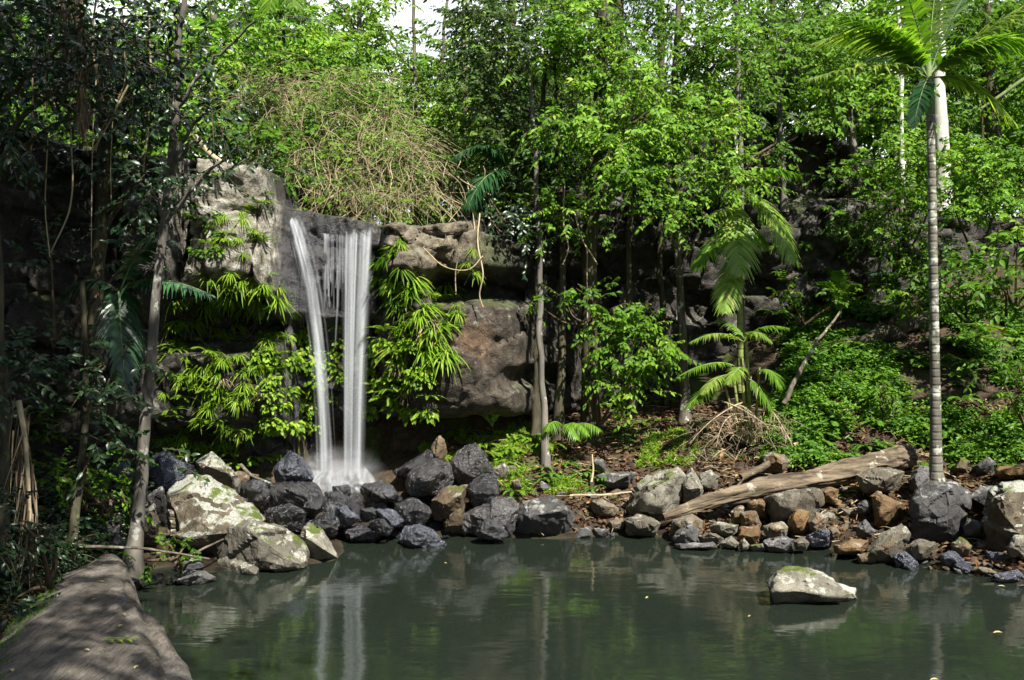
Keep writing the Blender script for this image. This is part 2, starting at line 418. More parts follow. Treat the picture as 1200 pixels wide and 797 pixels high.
b = NB('bank_soil')
co = b.coord(); g = b.n('NewGeometry'); sp = b.n('SeparateXYZ'); b.link(co, sp.inputs[0]); z = sp.outputs['Z']
n1 = b.noise(co, 1.1, 7, .6, .3); n2 = b.noise(co, 7, 8, .65); n3 = b.noise(co, 38, 4, .6)
soil = b.ramp(n2, [(.3, (.018, .013, .008)), (.55, (.055, .038, .024)), (.75, (.105, .072, .045))])
moss = b.mix(n2, (.02, .045, .008), (.07, .12, .018))
col = b.mix(b.math('MULTIPLY', b.mrange(n1, .50, .66), b.mrange(z, .25, .6)), soil, moss)
col = b.mix(1.0, col, b.mrange(n3, .25, .75, .55, 1.35), 'MULTIPLY')
bed = b.mix(b.mrange(b.noise(co, 1.6, 8, .7), .35, .68), (.018, .024, .011), (.26, .28, .13))
col = b.mix(b.mrange(z, -.12, .06), bed, col)
col = b.mix(1.0, col, b.mrange(z, .02, .3, .4, 1.0), 'MULTIPLY')
M['soil'] = b.done(b.bsdf(col, .9, .2, b.bump(b.math('ADD', n2, b.math('MULTIPLY', n3, .5)), .8, .05)))
mb = MB(); mb.add(gv, gf)
tag(mb.build('ground', M['soil']), 'brown leaf strewn soil of the banks and the pool bed', 'ground', kind='structure')

# ---------------------------------------------------------------- cliff
def box(px, py, x0, x1, y0, y1, sx=10, sy=8):
    return sstep(x0 - sx, x0 + sx, px) * sstep(x1 + sx, x1 - sx, px) * sstep(y0 - sy, y0 + sy, py) * sstep(y1 + sy, y1 - sy, py)
CU = np.concatenate([np.linspace(-13, -7.5, 40)[:-1], np.linspace(-7.5, 1.5, 330)[:-1], np.linspace(1.5, 9, 210)[:-1], np.linspace(9, 16, 50)])
NV = 190
def cliff_points():
    x = np.repeat(CU, NV).reshape(-1, NV); zt = ztop(CU)[:, None]
    v = np.linspace(0, 1, NV - 10)
    zz = -.6 + (zt + .6) * v
    y0 = yc(CU)[:, None] * np.ones((1, NV))
    z = np.concatenate([zz, zt + np.linspace(.0, .25, 10)[None]], 1)
    back = np.concatenate([np.zeros((len(CU), NV - 10)), np.linspace(.05, 3.5, 10)[None] * np.ones((len(CU), 1))], 1)
    X, Yb, Z = x.ravel(), y0.ravel(), z.ravel()
    px, py = proj(np.stack([X, Yb, Z], 1))
    d = np.zeros(len(X))                                    # metres towards the pool
    d += .55 * box(px, py, 205, 322, 188, 338, 7, 10)         # pale block beside the fall
    d += .35 * box(px, py, 150, 212, 150, 330, 8, 12)
    d -= .6 * box(px + .12 * (py - 260), py, 222, 238, 196, 335, 5, 10) - .35 * box(px, py, 262, 312, 262, 330, 8, 10)
    d -= .55 * box(px, py, 180, 340, 352, 400, 12, 14)
    d += .10 * box(px, py, 190, 330, 400, 480, 20, 16)
    d -= .8 * box(px, py, 150, 470, 505, 640, 20, 16)       # undercut behind the splash
    d += .50 * box(px, py, 318, 446, 246, 372, 5, 7)        # lip of the fall
    d += .25 * box(px, py, 318, 392, 300, 378, 5, 7)
    d -= .35 * box(px, py, 384, 412, 335, 364, 5, 5)
    d += .35 * box(px, py, 450, 505, 290, 470, 14, 16)      # ferny buttress
    d += .55 * box(px, py, 452, 562, 262, 325, 10, 9)       # pale ledge
    d -= .55 * box(px, py, 512, 690, 318, 352, 14, 9)       # dark slot
    d += .60 * box(px, py, 488, 600, 352, 482, 16, 12) + .30 * box(px, py, 590, 690, 352, 482, 16, 12)      # brown overhang
    d += .2 * box(px, py, 520, 570, 380, 450, 22, 22)
    d -= 1.2 * box(px, py, 440, 720, 490, 640, 20, 7)       # cave below it
    d -= .5 * box(px, py, 590, 660, 430, 452, 14, 6)
    d += .35 * box(px, py, 700, 800, 240, 300, 20, 8) - .3 * box(px, py, 690, 830, 330, 372, 20, 8)
    d += .5 * box(px, py, 880, 1040, 240, 300, 20, 14) + .3 * box(px, py, 900, 1030, 300, 380, 20, 14) - .3 * box(px, py, 940, 1000, 180, 232, 20, 8)
    p = np.stack([X, Yb, Z], 1)
    b1, e1 = blocks(p * np.array([.85, .5, 1.25]) + 3.3, 21); b2, e2 = blocks(p * np.array([2.4, 1.2, 3.6]), 31)
    fl = 1 - .75 * box(px, py, 322, 440, 250, 372, 6, 6)
    sm = fl * (1 - .7 * box(px, py, 488, 690, 352, 482, 16, 12)) * (1 - .55 * box(px, py, 205, 322, 188, 338, 7, 10))
    d += sm * (.24 * b1 - .10 * (1 - sstep(0, .10, e1)) + .08 * b2 - .035 * (1 - sstep(0, .08, e2)))
    d += .20 * fbm(p * 1.1, 4, 40) + .09 * fbm(p * 4, 4, 41)
    d += (1 - fl) * .05 * np.abs(np.sin(X * 17 + 1.5 * vnoise(p * 1.3, 8)))      # columns behind the water
    k = np.concatenate([np.ones(NV - 10), np.linspace(.8, 0, 10)])
    d = (d.reshape(-1, NV) * k).ravel()
    Z = Z + .10 * fbm(p * 1.7, 3, 44) * sstep(0.2, 1, Z)
    return np.stack([X, Yb - d + back.ravel(), Z], 1)
cv = cliff_points()
i = np.arange(len(CU) - 1)[:, None] * NV; j = np.arange(NV - 1)[None]
cf = np.stack([i + j, i + NV + j, i + NV + j + 1, i + j + 1], -1).reshape(-1, 4)

b = NB('cliff_rock')
co = b.coord(); g = b.n('NewGeometry'); sn = b.n('SeparateXYZ'); b.link(g.outputs['Normal'], sn.inputs[0]); nz = sn.outputs['Z']
n1 = b.noise(co, .9, 7, .6, .4); n2 = b.noise(co, 5, 9, .66, .3); n3 = b.noise(co, 32, 5, .6)
col = b.ramp(n2, [(.3, (.012, .011, .010)), (.5, (.045, .040, .034)), (.72, (.12, .105, .085))])
def blob(cx, cy, cz, r, soft=.5):
    s = b.n('VectorMath', operation='DISTANCE'); wob = b.n('VectorMath', operation='ADD'); b.link(co, wob.inputs[0])
    nv = b.n('TexNoise'); nv.inputs['Scale'].default_value = 1.6; nv.inputs['Detail'].default_value = 5; b.link(co, nv.inputs['Vector'])
    sc = b.n('VectorMath', operation='SCALE'); b.link(nv.outputs['Color'], sc.inputs[0]); sc.inputs['Scale'].default_value = r * 1.1
    b.link(sc.outputs[0], wob.inputs[1]); b.link(wob.outputs[0], s.inputs[0]); s.inputs[1].default_value = (cx + r * .55, cy + r * .55, cz + r * .55)
    return b.mrange(s.outputs['Value'], r * (1 - soft) , r * (1 + soft), 1, 0)
def pale(px, py, Y, r, c, k=1.0):
    global col
    w = W(px, py, Y)
    col = b.mix(b.math('MULTIPLY', blob(*w, r), k), col, c)
pl = b.ramp(n2, [(.36, (.05, .045, .032)), (.5, (.25, .23, .18)), (.64, (.52, .50, .44))])
pale(250, 235, 13, .95, pl); pale(292, 290, 13.2, .85, pl); pale(210, 260, 13, .5, pl, .5)
tan = b.ramp(n2, [(.35, (.05, .04, .025)), (.55, (.24, .20, .14)), (.72, (.40, .36, .27))])
pale(500, 292, 14.4, .75, tan, .9); pale(545, 285, 14.4, .5, tan, .8)
brn = b.ramp(n2, [(.3, (.018, .015, .012)), (.5, (.068, .052, .037)), (.7, (.16, .125, .09))])
pale(550, 425, 14.6, 1.25, brn, .65); pale(620, 425, 14.8, 1.0, brn, .35)
och = b.ramp(n2, [(.3, (.06, .035, .02)), (.6, (.22, .115, .05))])
pale(545, 405, 14.5, .4, och, .45)
grn = b.mix(n3, (.02, .04, .006), (.10, .13, .02))
pale(585, 300, 14.6, .5, grn, .5)
# lichen and moss
col = b.mix(b.math('MULTIPLY', b.mrange(b.math('ADD', b.noise(co, 6, 9, .7, .3), b.math('MULTIPLY', nz, .1)), .60, .66), .55), col, (.26, .26, .21))
col = b.mix(b.math('MULTIPLY', b.mrange(b.math('ADD', n1, b.math('MULTIPLY', nz, .20)), .63, .76), .6), col, grn)
col = b.mix(1.0, col, b.mrange(n3, .2, .8, .65, 1.25), 'MULTIPLY')
wet = blob(*W(380, 330, 14.6), 1.15, .35); wet2 = b.math('MAXIMUM', wet, blob(*W(390, 500, 15), 1.2, .5))
col = b.mix(b.math('MULTIPLY', wet2, .8), col, b.mix(n2, (.012, .012, .014), (.085, .085, .095)))
col = b.mix(1.0, col, (.74, .74, .74), 'MULTIPLY'); rr = b.math('SUBTRACT', .85, b.math('MULTIPLY', wet2, .55))
vor = b.n('TexVoronoi'); vor.feature = 'DISTANCE_TO_EDGE'; vor.inputs['Scale'].default_value = 1.3
b.link(b.scale(co, (1, 1, 1.7)), vor.inputs['Vector'])
h = b.math('ADD', b.math('ADD', n2, b.math('MULTIPLY', n3, .35)), b.math('MULTIPLY', b.mrange(vor.outputs['Distance'], 0, .03), .05))
M['cliff'] = b.done(b.bsdf(col, rr, .35, b.bump(h, .9, .09)))
mb = MB(); mb.add(cv, cf)
tag(mb.build('cliff', M['cliff']), 'dark fractured rock cliff around the plunge pool', 'cliff', kind='structure')
BVH = BVHTree.FromPolygons([tuple(p) for p in np.concatenate([gv, cv])], [tuple(q) for q in np.concatenate([gf, cf + len(gv)])])
BVH_G = BVHTree.FromPolygons([tuple(p) for p in gv], [tuple(q) for q in gf])
def hit(px, py, water=False, tree=None):
    """where the ray through a photograph pixel meets the cliff or the ground"""
    d = Vector(W(px, py, 1.0) - np.array([0, 0, CAM_Z])).normalized()
    p, n, k, t = (tree or BVH).ray_cast(Vector((0, 0, CAM_Z)) + d * 3.0, d, 80)
    if p is None: return None
    if water and p.z < 0:
        t = CAM_Z / -d.z; return Vector((0, 0, CAM_Z)) + d * t, Vector((0, 0, 1))
    if n.dot(d) > 0: n = -n
    return p, n

# ---------------------------------------------------------------- water
b = NB('pool_water')
co = b.coord()
h1 = b.noise(b.scale(co, (1.0, 2.6, 1)), 1.5, 3, .5, .3); h2 = b.noise(b.scale(co, (1.0, 2.2, 1)), 7.0, 2, .5)
nr = b.bump(b.math('ADD', h1, b.math('MULTIPLY', h2, .10)), .09, .06)
fr = b.n('Fresnel'); fr.inputs['IOR'].default_value = 1.8; b.link(nr, fr.inputs['Normal'])
gl = b.n('BsdfGlossy'); gl.inputs['Roughness'].default_value = .07; gl.inputs['Color'].default_value = (.92, .97, .95, 1); b.link(nr, gl.inputs['Normal'])
df = b.n('BsdfDiffuse'); b.link(b.mix(b.noise(co, .7, 4), (.027, .041, .032), (.044, .057, .039)), df.inputs['Color'])
tr = b.n('BsdfTransparent'); tr.inputs['Color'].default_value = (.52, .56, .42, 1)
m1 = b.n('MixShader'); m1.inputs[0].default_value = .66; b.link(df.outputs[0], m1.inputs[1]); b.link(tr.outputs[0], m1.inputs[2])
m2 = b.n('MixShader'); b.link(fr.outputs[0], m2.inputs[0]); b.link(m1.outputs[0], m2.inputs[1]); b.link(gl.outputs[0], m2.inputs[2])
M['water'] = b.done(m2.outputs[0])
mb = MB()
mb.add([(-9, 1.5, 0), (12, 1.5, 0), (12, 14.9, 0), (-9, 14.9, 0)], [[0, 1, 2, 3]])
tag(mb.build('water', M['water']), 'still dark green water of the plunge pool', 'pool', kind='structure')

# ---------------------------------------------------------------- waterfall
def fall_mat(name, scale, lo, hi, dens):
    b = NB(name); co = b.coord(); at = b.n('Attribute'); at.attribute_name = 'tint'
    n = b.noise(b.scale(co, (7, 7, .22)), 1.0, 3, .5)
    a = b.math('MULTIPLY', b.mrange(n, lo, hi, .15, 1), b.math('MULTIPLY', at.outputs['Fac'], dens))
    d = b.n('BsdfDiffuse'); d.inputs['Color'].default_value = (.86, .89, .93, 1)
    t = b.n('BsdfTranslucent'); t.inputs['Color'].default_value = (.86, .89, .93, 1)
    m = b.n('MixShader'); m.inputs[0].default_value = .5; b.link(d.outputs[0], m.inputs[1]); b.link(t.outputs[0], m.inputs[2])
    tr = b.n('BsdfTransparent'); mx = b.n('MixShader'); b.link(a, mx.inputs[0]); b.link(tr.outputs[0], mx.inputs[1]); b.link(m.outputs[0], mx.inputs[2])
    return b.done(mx.outputs[0])
M['fall'] = fall_mat('falling_water', 1, .33, .72, .28)
wf = thing('waterfall', 'white two stream waterfall dropping over the dark lip into the pool', 'waterfall', tuple(W(405, 560, 14.7)))
WO = np.array(wf.location)
def strand(mb, pts, wid, dens, seg=40):
    """one smooth vein of falling water: a thin lens shaped ribbon with real thickness"""
    p = catmull(pts, seg); T = norm(np.gradient(p, axis=0))
    ang = rng.uniform(-.6, .6)
    x = norm(np.cross(T, np.array([math.sin(ang), -math.cos(ang), 0]))); y = np.cross(x, T)
    s = np.linspace(0, 1, seg)
    w = wid * (.8 + .4 * np.sin(s * 5 + rng.uniform(0, 6))) * .5
    ring = np.stack([p - x * w[:, None], p - y * w[:, None] * .35, p + x * w[:, None], p + y * w[:, None] * .35], 1)
    fade = np.minimum(1, np.minimum((s + .06) / .10, 1))
    e = np.repeat((dens * fade)[:, None], 4, 1); e[:, 0] *= .15; e[:, 2] *= .15
    i = np.arange(seg - 1)[:, None] * 4; j = np.arange(4)[None]; k = (j + 1) % 4
    mb.add(ring.reshape(-1, 3), np.stack([i + j, i + k, i + 4 + k, i + 4 + j], -1).reshape(-1, 4), 0, e.ravel())
def fallcurve(a, n=3):
    return [W(*q) for q in a]
mb = MB()
for k in range(30):
    u = rng.normal(0, .44); v = rng.normal(0, 1)
    o = lambda px, py, Y, s: W(px + u * s + v * .4, py, Y + .03 * rng.normal())
    strand(mb, [o(334, 250, 15.5, 6), o(338, 253, 14.75, 7), o(344, 264, 14.42, 7), o(352, 292, 14.32, 8), o(362, 335, 14.3, 8), o(370, 390, 14.32, 8), o(375, 440, 14.36, 8), o(379, 500, 14.4, 8), o(381, 558 + rng.uniform(-4, 6), 14.4, 9)], rng.uniform(.025, .13), rng.uniform(.25, 1.0))
mb.build('narrow_stream', M['fall'], wf, WO)
mb = MB()
for k in range(40):
    u = rng.uniform(-1, 1); u = np.sign(u) * abs(u) ** .8; dn = rng.uniform(.3, .85)
    top = 420 + 14 * u; bot = 413 + 8 * u + rng.normal(0, 1.0)
    yy = rng.normal(0, .04); ly = rng.uniform(-3, 3)
    strand(mb, [W(top + 1, 261 + ly * .3, 15.6), W(top, 265 + ly, 14.95), W(top, 275 + ly, 14.62 + yy), W(top + (bot - top) * .15, 302, 14.5 + yy), W(top + (bot - top) * .5, 370, 14.46 + yy), W(top + (bot - top) * .8, 450, 14.44 + yy), W(bot, 557 + rng.uniform(-4, 6), 14.42 + yy)], rng.uniform(.03, .17), dn * (1.0 if u > -.3 else .7) * rng.choice([.5, 1, 1.3]))
for k in range(26):
    top = rng.choice([381, 385, 389, 397, 401]) + rng.normal(0, 1.5); en = rng.uniform(330, 372) if rng.random() < .93 else rng.uniform(390, 430)
    strand(mb, [W(top, 264, 15.4), W(top, 268, 14.9), W(top, 276, 14.64), W(top, 300, 14.56), W(top + rng.normal(0, 2.), en, 14.48)], rng.uniform(.03, .07), rng.uniform(.25, .6), 22)
for k in range(30):                                            # thin threads over the dark wall
    top = rng.uniform(330, 380); s0 = rng.uniform(262, 300)
    strand(mb, [W(top, s0, 14.42), W(top - 1, s0 + 40, 14.36), W(top - 2, rng.uniform(350, 385), 14.30)], rng.uniform(.015, .035), rng.uniform(.08, .2), 12)
mb.build('wide_stream', M['fall'], wf, WO)
# foaming cascade over the stones at the foot
mb = MB()
for k in range(110):
    a = rng.uniform(368, 428); s = (a - 398) / 30
    b0 = [W(a, 549 + rng.uniform(-3, 5), 14.5), W(a + s * 8 + rng.normal(0, 3), 562 + rng.normal(0, 3), 14.25), W(a + s * 16 + rng.normal(0, 5), 574 + rng.uniform(-4, 8), 14.0)]
    strand(mb, b0, rng.uniform(.06, .16), rng.uniform(.15, .55), 12)
for k in range(50):
    u = rng.uniform(-1, 1)
    strand(mb, [W(412 + u * 10, 565, 14.15), W(428 + u * 9, 575, 13.95), W(440 + u * 8, 586, 13.85), W(446 + u * 8 + rng.normal(0, 3), 598 + rng.uniform(-6, 5), 13.72)], rng.uniform(.05, .12), rng.uniform(.15, .5), 14)
for k in range(34):
    x0 = rng.uniform(352, 372); strand(mb, [W(x0 + 14, 552, 14.3), W(x0, 562 + rng.normal(0, 3), 14.0), W(x0 - 6 + rng.normal(0, 5), 578 + rng.uniform(-6, 8), 13.75)], rng.uniform(.05, .12), rng.uniform(.1, .4), 12)
for k in range(30):
    x0 = rng.uniform(384, 412); strand(mb, [W(x0, 568, 13.9), W(x0 + rng.normal(0, 5), 584, 13.5), W(x0 + rng.normal(0, 8), 600 + rng.uniform(-8, 12), 13.1)], rng.uniform(.02, .07), rng.uniform(.15, .5), 12)
mb.build('foam', M['fall'], wf, WO)
b = NB('spray_mist')
co = b.coord(); gr = b.n('TexGradient'); gr.gradient_type = 'SPHERICAL'; b.link(co, gr.inputs[0])
v = b.n('VolumePrincipled'); v.inputs['Color'].default_value = (.95, .96, 1, 1); v.inputs['Anisotropy'].default_value = .2
b.link(b.math('MULTIPLY', b.math('MULTIPLY', b.math('POWER', gr.outputs['Fac'], 1.6), b.mrange(b.noise(co, 3.0, 4), .35, .7, .15, 1.2)), 4.0), v.inputs['Density']); b.link(v.outputs[0], b.out.inputs['Volume']); M['mist'] = b.m
me = bpy.data.meshes.new('spray'); bm = bmesh.new(); bmesh.ops.create_icosphere(bm, subdivisions=3, radius=1); bm.to_mesh(me); bm.free()
o = bpy.data.objects.new('spray', me); C.objects.link(o); me.materials.append(M['mist']); o.parent = wf
o.location = tuple(W(396, 556, 14.35) - WO); o.scale = (.85, .6, .55)

# ---------------------------------------------------------------- boulders
M['r_lichen'] = rock_mat('lichen_boulder', (.045, .036, .024), (.10, .082, .055), (.19, .165, .12), .55, (.36, .37, .32), moss=.1, up=1.9)
M['r_pale'] = rock_mat('pale_lichen_boulder', (.065, .058, .043), (.16, .148, .118), (.30, .285, .23), .5, (.46, .46, .385), moss=.12, up=.35)
M['r_wet'] = rock_mat('wet_black_boulder', (.005, .005, .006), (.018, .018, .021), (.065, .065, .078), 0, rough=.25, spec=1.0, bump=1.3)
M['r_grey'] = rock_mat('dark_grey_boulder', (.03, .029, .029), (.075, .073, .072), (.15, .147, .145), .25, (.36, .36, .33), up=.4)
M['r_sheen'] = rock_mat('damp_grey_boulder', (.012, .012, .012), (.042, .040, .040), (.12, .117, .115), .15, (.28, .28, .26), rough=.27, spec=1.0, bump=1.5)
M['r_ochre'] = rock_mat('ochre_stone', (.06, .038, .018), (.145, .092, .042), (.24, .165, .085), .25, (.33, .31, .25), stain=(.21, .088, .024))
M['r_tan'] = rock_mat('tan_stone', (.055, .046, .032), (.13, .115, .085), (.235, .21, .165), .3, (.36, .35, .29), stain=(.17, .10, .04))
M['r_brown'] = rock_mat('brown_stone', (.04, .028, .017), (.10, .072, .044), (.18, .14, .09), .2, (.40, .40, .34), moss=.1)
M['r_blue_sheen'] = rock_mat('sky_sheen_blue_grey_stone', (.020, .022, .034), (.06, .066, .092), (.14, .15, .195), .08, (.3, .32, .36), rough=.28, spec=1.0, bump=1.3)  # the sky's blue sheen on wet stone is put into this base colour
ROCKS = []
def rock_mesh(name, pts3, size, edge, seed, rough=.05, bev=.012):
    bm = bmesh.new()
    for p in pts3: bm.verts.new(p)
    bmesh.ops.convex_hull(bm, input=bm.verts)
    loose = [v for v in bm.verts if not v.link_faces]
    if loose: bmesh.ops.delete(bm, geom=loose, context='VERTS')
    rk = np.random.default_rng(seed * 7 + 1)
    for _ in range(9):                                          # chip planes off so the faces stay flat and the edges hard
        nv = norm(rk.normal(0, 1, 3)); vs = np.array([v.co[:] for v in bm.verts]); dd = vs @ nv; hi, lo_ = dd.max(), dd.min()
        r = bmesh.ops.bisect_plane(bm, geom=list(bm.verts) + list(bm.edges) + list(bm.faces), plane_co=Vector(nv) * (lo_ + (hi - lo_) * rk.uniform(.92, .985)), plane_no=Vector(nv), clear_outer=True)
        be = [e for e in r['geom_cut'] if isinstance(e, bmesh.types.BMEdge)]
        if be: bmesh.ops.holes_fill(bm, edges=be, sides=0)
    bmesh.ops.dissolve_limit(bm, angle_limit=math.radians(9), verts=bm.verts, edges=bm.edges)
    try: bmesh.ops.bevel(bm, geom=list(bm.edges), offset=size * bev, offset_type='OFFSET', segments=1, profile=.6, affect='EDGES', clamp_overlap=True)
    except Exception: pass
    bmesh.ops.triangulate(bm, faces=bm.faces)
    for it in range(6):
        es = [e for e in bm.edges if e.calc_length() > edge]
        if not es or len(bm.verts) > 5200: break
        bmesh.ops.subdivide_edges(bm, edges=es, cuts=1, use_grid_fill=False)
        bmesh.ops.triangulate(bm, faces=[f for f in bm.faces if len(f.verts) > 3])
    bmesh.ops.recalc_face_normals(bm, faces=bm.faces)
    me = bpy.data.meshes.new(name); bm.to_mesh(me); bm.free()
    n = len(me.vertices); v = np.empty(n * 3, np.float32); me.vertices.foreach_get('co', v); v = v.reshape(-1, 3).astype(float)
    nn = np.empty(n * 3, np.float32); me.vertices.foreach_get('normal', nn); nn = nn.reshape(-1, 3)
    q = v / size + seed * 3.17
    b1, e1 = blocks(q * 1.5, seed)
    b2, e2 = blocks(q * 5.5, seed + 9)
    d = size * (rough * .7 * fbm(q * 2.2, 4, seed) + rough * .8 * b1 - rough * .15 * (1 - sstep(0, .05, e1)) + rough * .28 * b2 + rough * .5 * fbm(q * 10, 3, seed + 5))
    v = v + nn * d[:, None]
    me.vertices.foreach_set('co', v.astype(np.float32).ravel())
    me.polygons.foreach_set('use_smooth', np.ones(len(me.polygons), bool)); me.update(); me.set_sharp_from_angle(angle=math.radians(32))
    return me
def boulder(name, label, cat, mat, out, Y=None, t=None, fy=0, fk=.62, group=None, rough=.05, bury=.10):
    out = np.asarray(out, float); c = out.mean(0); w, h = np.ptp(out, axis=0)
    bot = out[np.argmax(out[:, 1])]
    if Y is None:
        r = hit(bot[0], bot[1] - 1, True, BVH_G)
        base = r[0].y
        t = t or .75 * math.sqrt(max(w, 6) * max(h, 6)) / F * base
        Y = base + .28 * t
    t = t or .75 * math.sqrt(max(w, 6) * max(h, 6)) / F * Y
    seed = len(ROCKS) + 3
    rr = np.random.default_rng(seed)
    P = [W(px, py, Y + rr.normal(0, .05 * t)) for px, py in out]
    for q in rr.permutation(len(out))[:max(4, len(out) // 2)]:
        px, py = out[q]; kk = rr.uniform(.3, .85) * fk / .62
        P.append(W(c[0] + (px - c[0]) * kk, c[1] + fy * h + (py - c[1]) * kk, Y - t * rr.uniform(.25, .58)))
    P += [W(c[0] + (px - c[0]) * .8, c[1] + (py - c[1]) * .75 + .1 * h, Y + t * rr.uniform(.45, .65)) for px, py in out[::2]]
    low = W(c[0], out[:, 1].max(), Y)
    P += [np.array([low[0] + (q[0] - low[0]) * .7, q[1], low[2] - bury * h / F * Y]) for q in P[:len(out):2]]
    P = np.array(P); o3 = P.mean(0); size = math.sqrt(w * h) / F * Y
    me = rock_mesh(name, P - o3, size, max(.035, size / 20), seed, rough)
    me.materials.append(M[mat])
    o = bpy.data.objects.new(name, me); C.objects.link(o); o.location = o3
    tag(o, label, cat, group); ROCKS.append(o); return o
B = boulder
# beside the leaning grey trunk
B('boulder', 'large boulder with white lichen top and brown front between grey trunk and fall', 'boulder', 'r_lichen', [(195,578),(199,566),(220,556),(240,561),(276,578),(301,590),(313,607),(276,616),(240,627),(233,636),(205,638),(197,625),(195,600)], 12.3, 1.5, fy=.16)
B('boulder', 'broad white lichen boulder sloping into the pool before the brown fronted one', 'boulder', 'r_pale', [(237,630),(250,617),(291,607),(313,613),(341,623),(356,635),(366,650),(361,662),(321,668),(278,670),(258,652)], 11.9, 1.4, fy=.12)
B('boulder', 'small yellowish pointed boulder tilted into the pool beside the broad lichen one', 'boulder', 'r_pale', [(351,623),(363,614),(378,620),(398,655),(371,660),(358,652),(353,633)], 12.2, .7)
B('boulder', 'blue grey block behind the leaning grey trunk', 'boulder', 'r_blue_sheen', [(168,548),(174,538),(195,530),(228,545),(229,558),(205,577),(190,584),(175,584),(168,570)], 13.0, .9)
B('boulder', 'mossy dark angular boulder wedged above the white topped boulder', 'boulder', 'r_lichen', [(228,541),(248,529),(260,535),(278,558),(275,574),(250,570),(238,552)], 13.2, .8)
B('stone', 'small yellow lichen stone at the foot of the mossy angular boulder', 'stone', 'r_pale', [(272,558),(283,560),(281,578),(273,572)], 12.9, .25)
B('boulder', 'peaked blue grey wet boulder standing beside the foot of the fall', 'boulder', 'r_blue_sheen', [(320,548),(329,535),(338,525),(352,534),(366,547),(369,562),(341,566),(322,558)], 13.7, .7)
B('boulder', 'black wet block under the peaked blue grey boulder', 'boulder', 'r_wet', [(303,568),(338,562),(371,565),(382,585),(378,598),(351,603),(316,590)], 13.45, .8)
B('boulder', 'black wet boulder between white topped boulder and the peaked one', 'boulder', 'r_wet', [(278,570),(296,558),(318,560),(324,580),(312,598),(290,592)], 13.4, .7)
B('boulder', 'dark low boulder tucked behind the white topped boulder', 'boulder', 'r_brown', [(262,560),(280,552),(304,556),(300,574),(275,576)], 13.9, .5)
B('boulder', 'dark long wet stone above the broad lichen boulder', 'boulder', 'r_wet', [(310,598),(340,590),(362,600),(352,620),(322,622)], 12.9, .7)
B('boulder', 'grey green angular stone between the sapling and the leaning trunk', 'boulder', 'r_grey', [(105,624),(122,610),(140,600),(144,613),(131,627),(115,634)], 11.3, .45)
B('stone', 'small grey stone below the grey green angular one', 'stone', 'r_grey', [(123,634),(140,623),(146,636),(135,643)], 11.1, .3)
B('boulder', 'flat blue grey stone behind the sapling', 'boulder', 'r_blue_sheen', [(128,550),(145,540),(158,555),(150,569),(134,562)], 12.4, .5)
B('stone', 'flat grey stone awash beside the leaning trunk', 'stone', 'r_grey', [(203,681),(215,669),(240,669),(255,678),(236,684),(215,686)], 11.0, .5)
B('stone', 'rounded grey stone at the waterline behind the flat awash one', 'stone', 'r_grey', [(203,662),(215,653),(236,654),(239,664),(221,669)], 11.5, .4)
B('boulder', 'lichen spotted stone pressed against the leaning grey trunk', 'boulder', 'r_lichen', [(163,602),(180,590),(188,610),(184,634),(166,634)], 11.7, .5)
B('boulder', 'dark grey block behind the lichen spotted stone', 'boulder', 'r_grey', [(171,578),(190,570),(197,592),(190,616),(173,602)], 12.2, .5)
B('stone', 'dull grey stone in the ferns uphill of the sapling', 'stone', 'r_grey', [(84,602),(100,593),(112,602),(104,616),(88,616)], 11.4, .4)
B('boulder', 'dull brown stone half under undergrowth between sapling and grey stones', 'boulder', 'r_brown', [(105,590),(125,578),(146,584),(144,600),(118,606)], 11.9, .5)
# splash zone
B('boulder', 'black wet wedge before the foot of the fall', 'boulder', 'r_wet', [(350,616),(383,600),(400,606),(396,621),(375,627),(354,624)], 13.1, .6)
B('boulder', 'ridged wet stone with painted blue sky sheen below the fall', 'boulder', 'r_blue_sheen', [(390,602),(394,593),(408,592),(423,608),(402,616)], 13.2, .5)
B('boulder', 'black wet stone with a flat top in the cascade', 'boulder', 'r_wet', [(379,576),(400,577),(410,586),(406,597),(384,596)], 13.5, .5)
B('stone', 'black slab at the foot of the narrow stream', 'stone', 'r_wet', [(389,570),(410,568),(413,579),(394,581)], 13.75, .4)
B('boulder', 'black upright shard splitting the cascade', 'boulder', 'r_wet', [(404,586),(420,579),(429,599),(418,607),(407,600)], 13.3, .5)
B('stone', 'black stone where the cascade turns', 'stone', 'r_wet', [(421,596),(438,594),(446,606),(435,610),(423,604)], 13.25, .4)
B('boulder', 'shard with painted blue sky sheen at the end of the cascade', 'boulder', 'r_blue_sheen', [(441,598),(459,596),(474,610),(463,617),(447,607)], 13.2, .5)
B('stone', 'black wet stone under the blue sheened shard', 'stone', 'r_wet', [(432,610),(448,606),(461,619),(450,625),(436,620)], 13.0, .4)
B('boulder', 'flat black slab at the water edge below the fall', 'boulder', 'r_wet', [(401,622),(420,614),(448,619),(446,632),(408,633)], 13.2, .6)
B('boulder', 'wet stone with painted purple blue sky sheen reaching into the pool', 'boulder', 'r_blue_sheen', [(464,632),(475,616),(492,613),(508,620),(523,638),(511,644),(475,645)], 13.0, .8)
B('boulder', 'smooth dark grey wet boulder beside the cascade', 'boulder', 'r_wet', [(462,590),(485,583),(503,594),(506,602),(490,616),(472,612),(463,600)], 13.5, .8)
B('boulder', 'low wet grey boulder the cascade runs over', 'boulder', 'r_wet', [(423,568),(447,562),(460,570),(473,587),(450,588),(429,580)], 13.9, .7)
B('boulder', 'big black wet boulder with rough glinting face beside the splash', 'boulder', 'r_sheen', [(474,568),(480,556),(490,545),(508,536),(529,540),(532,562),(513,567),(500,570),(493,577),(475,577)], 13.9, 1.0)
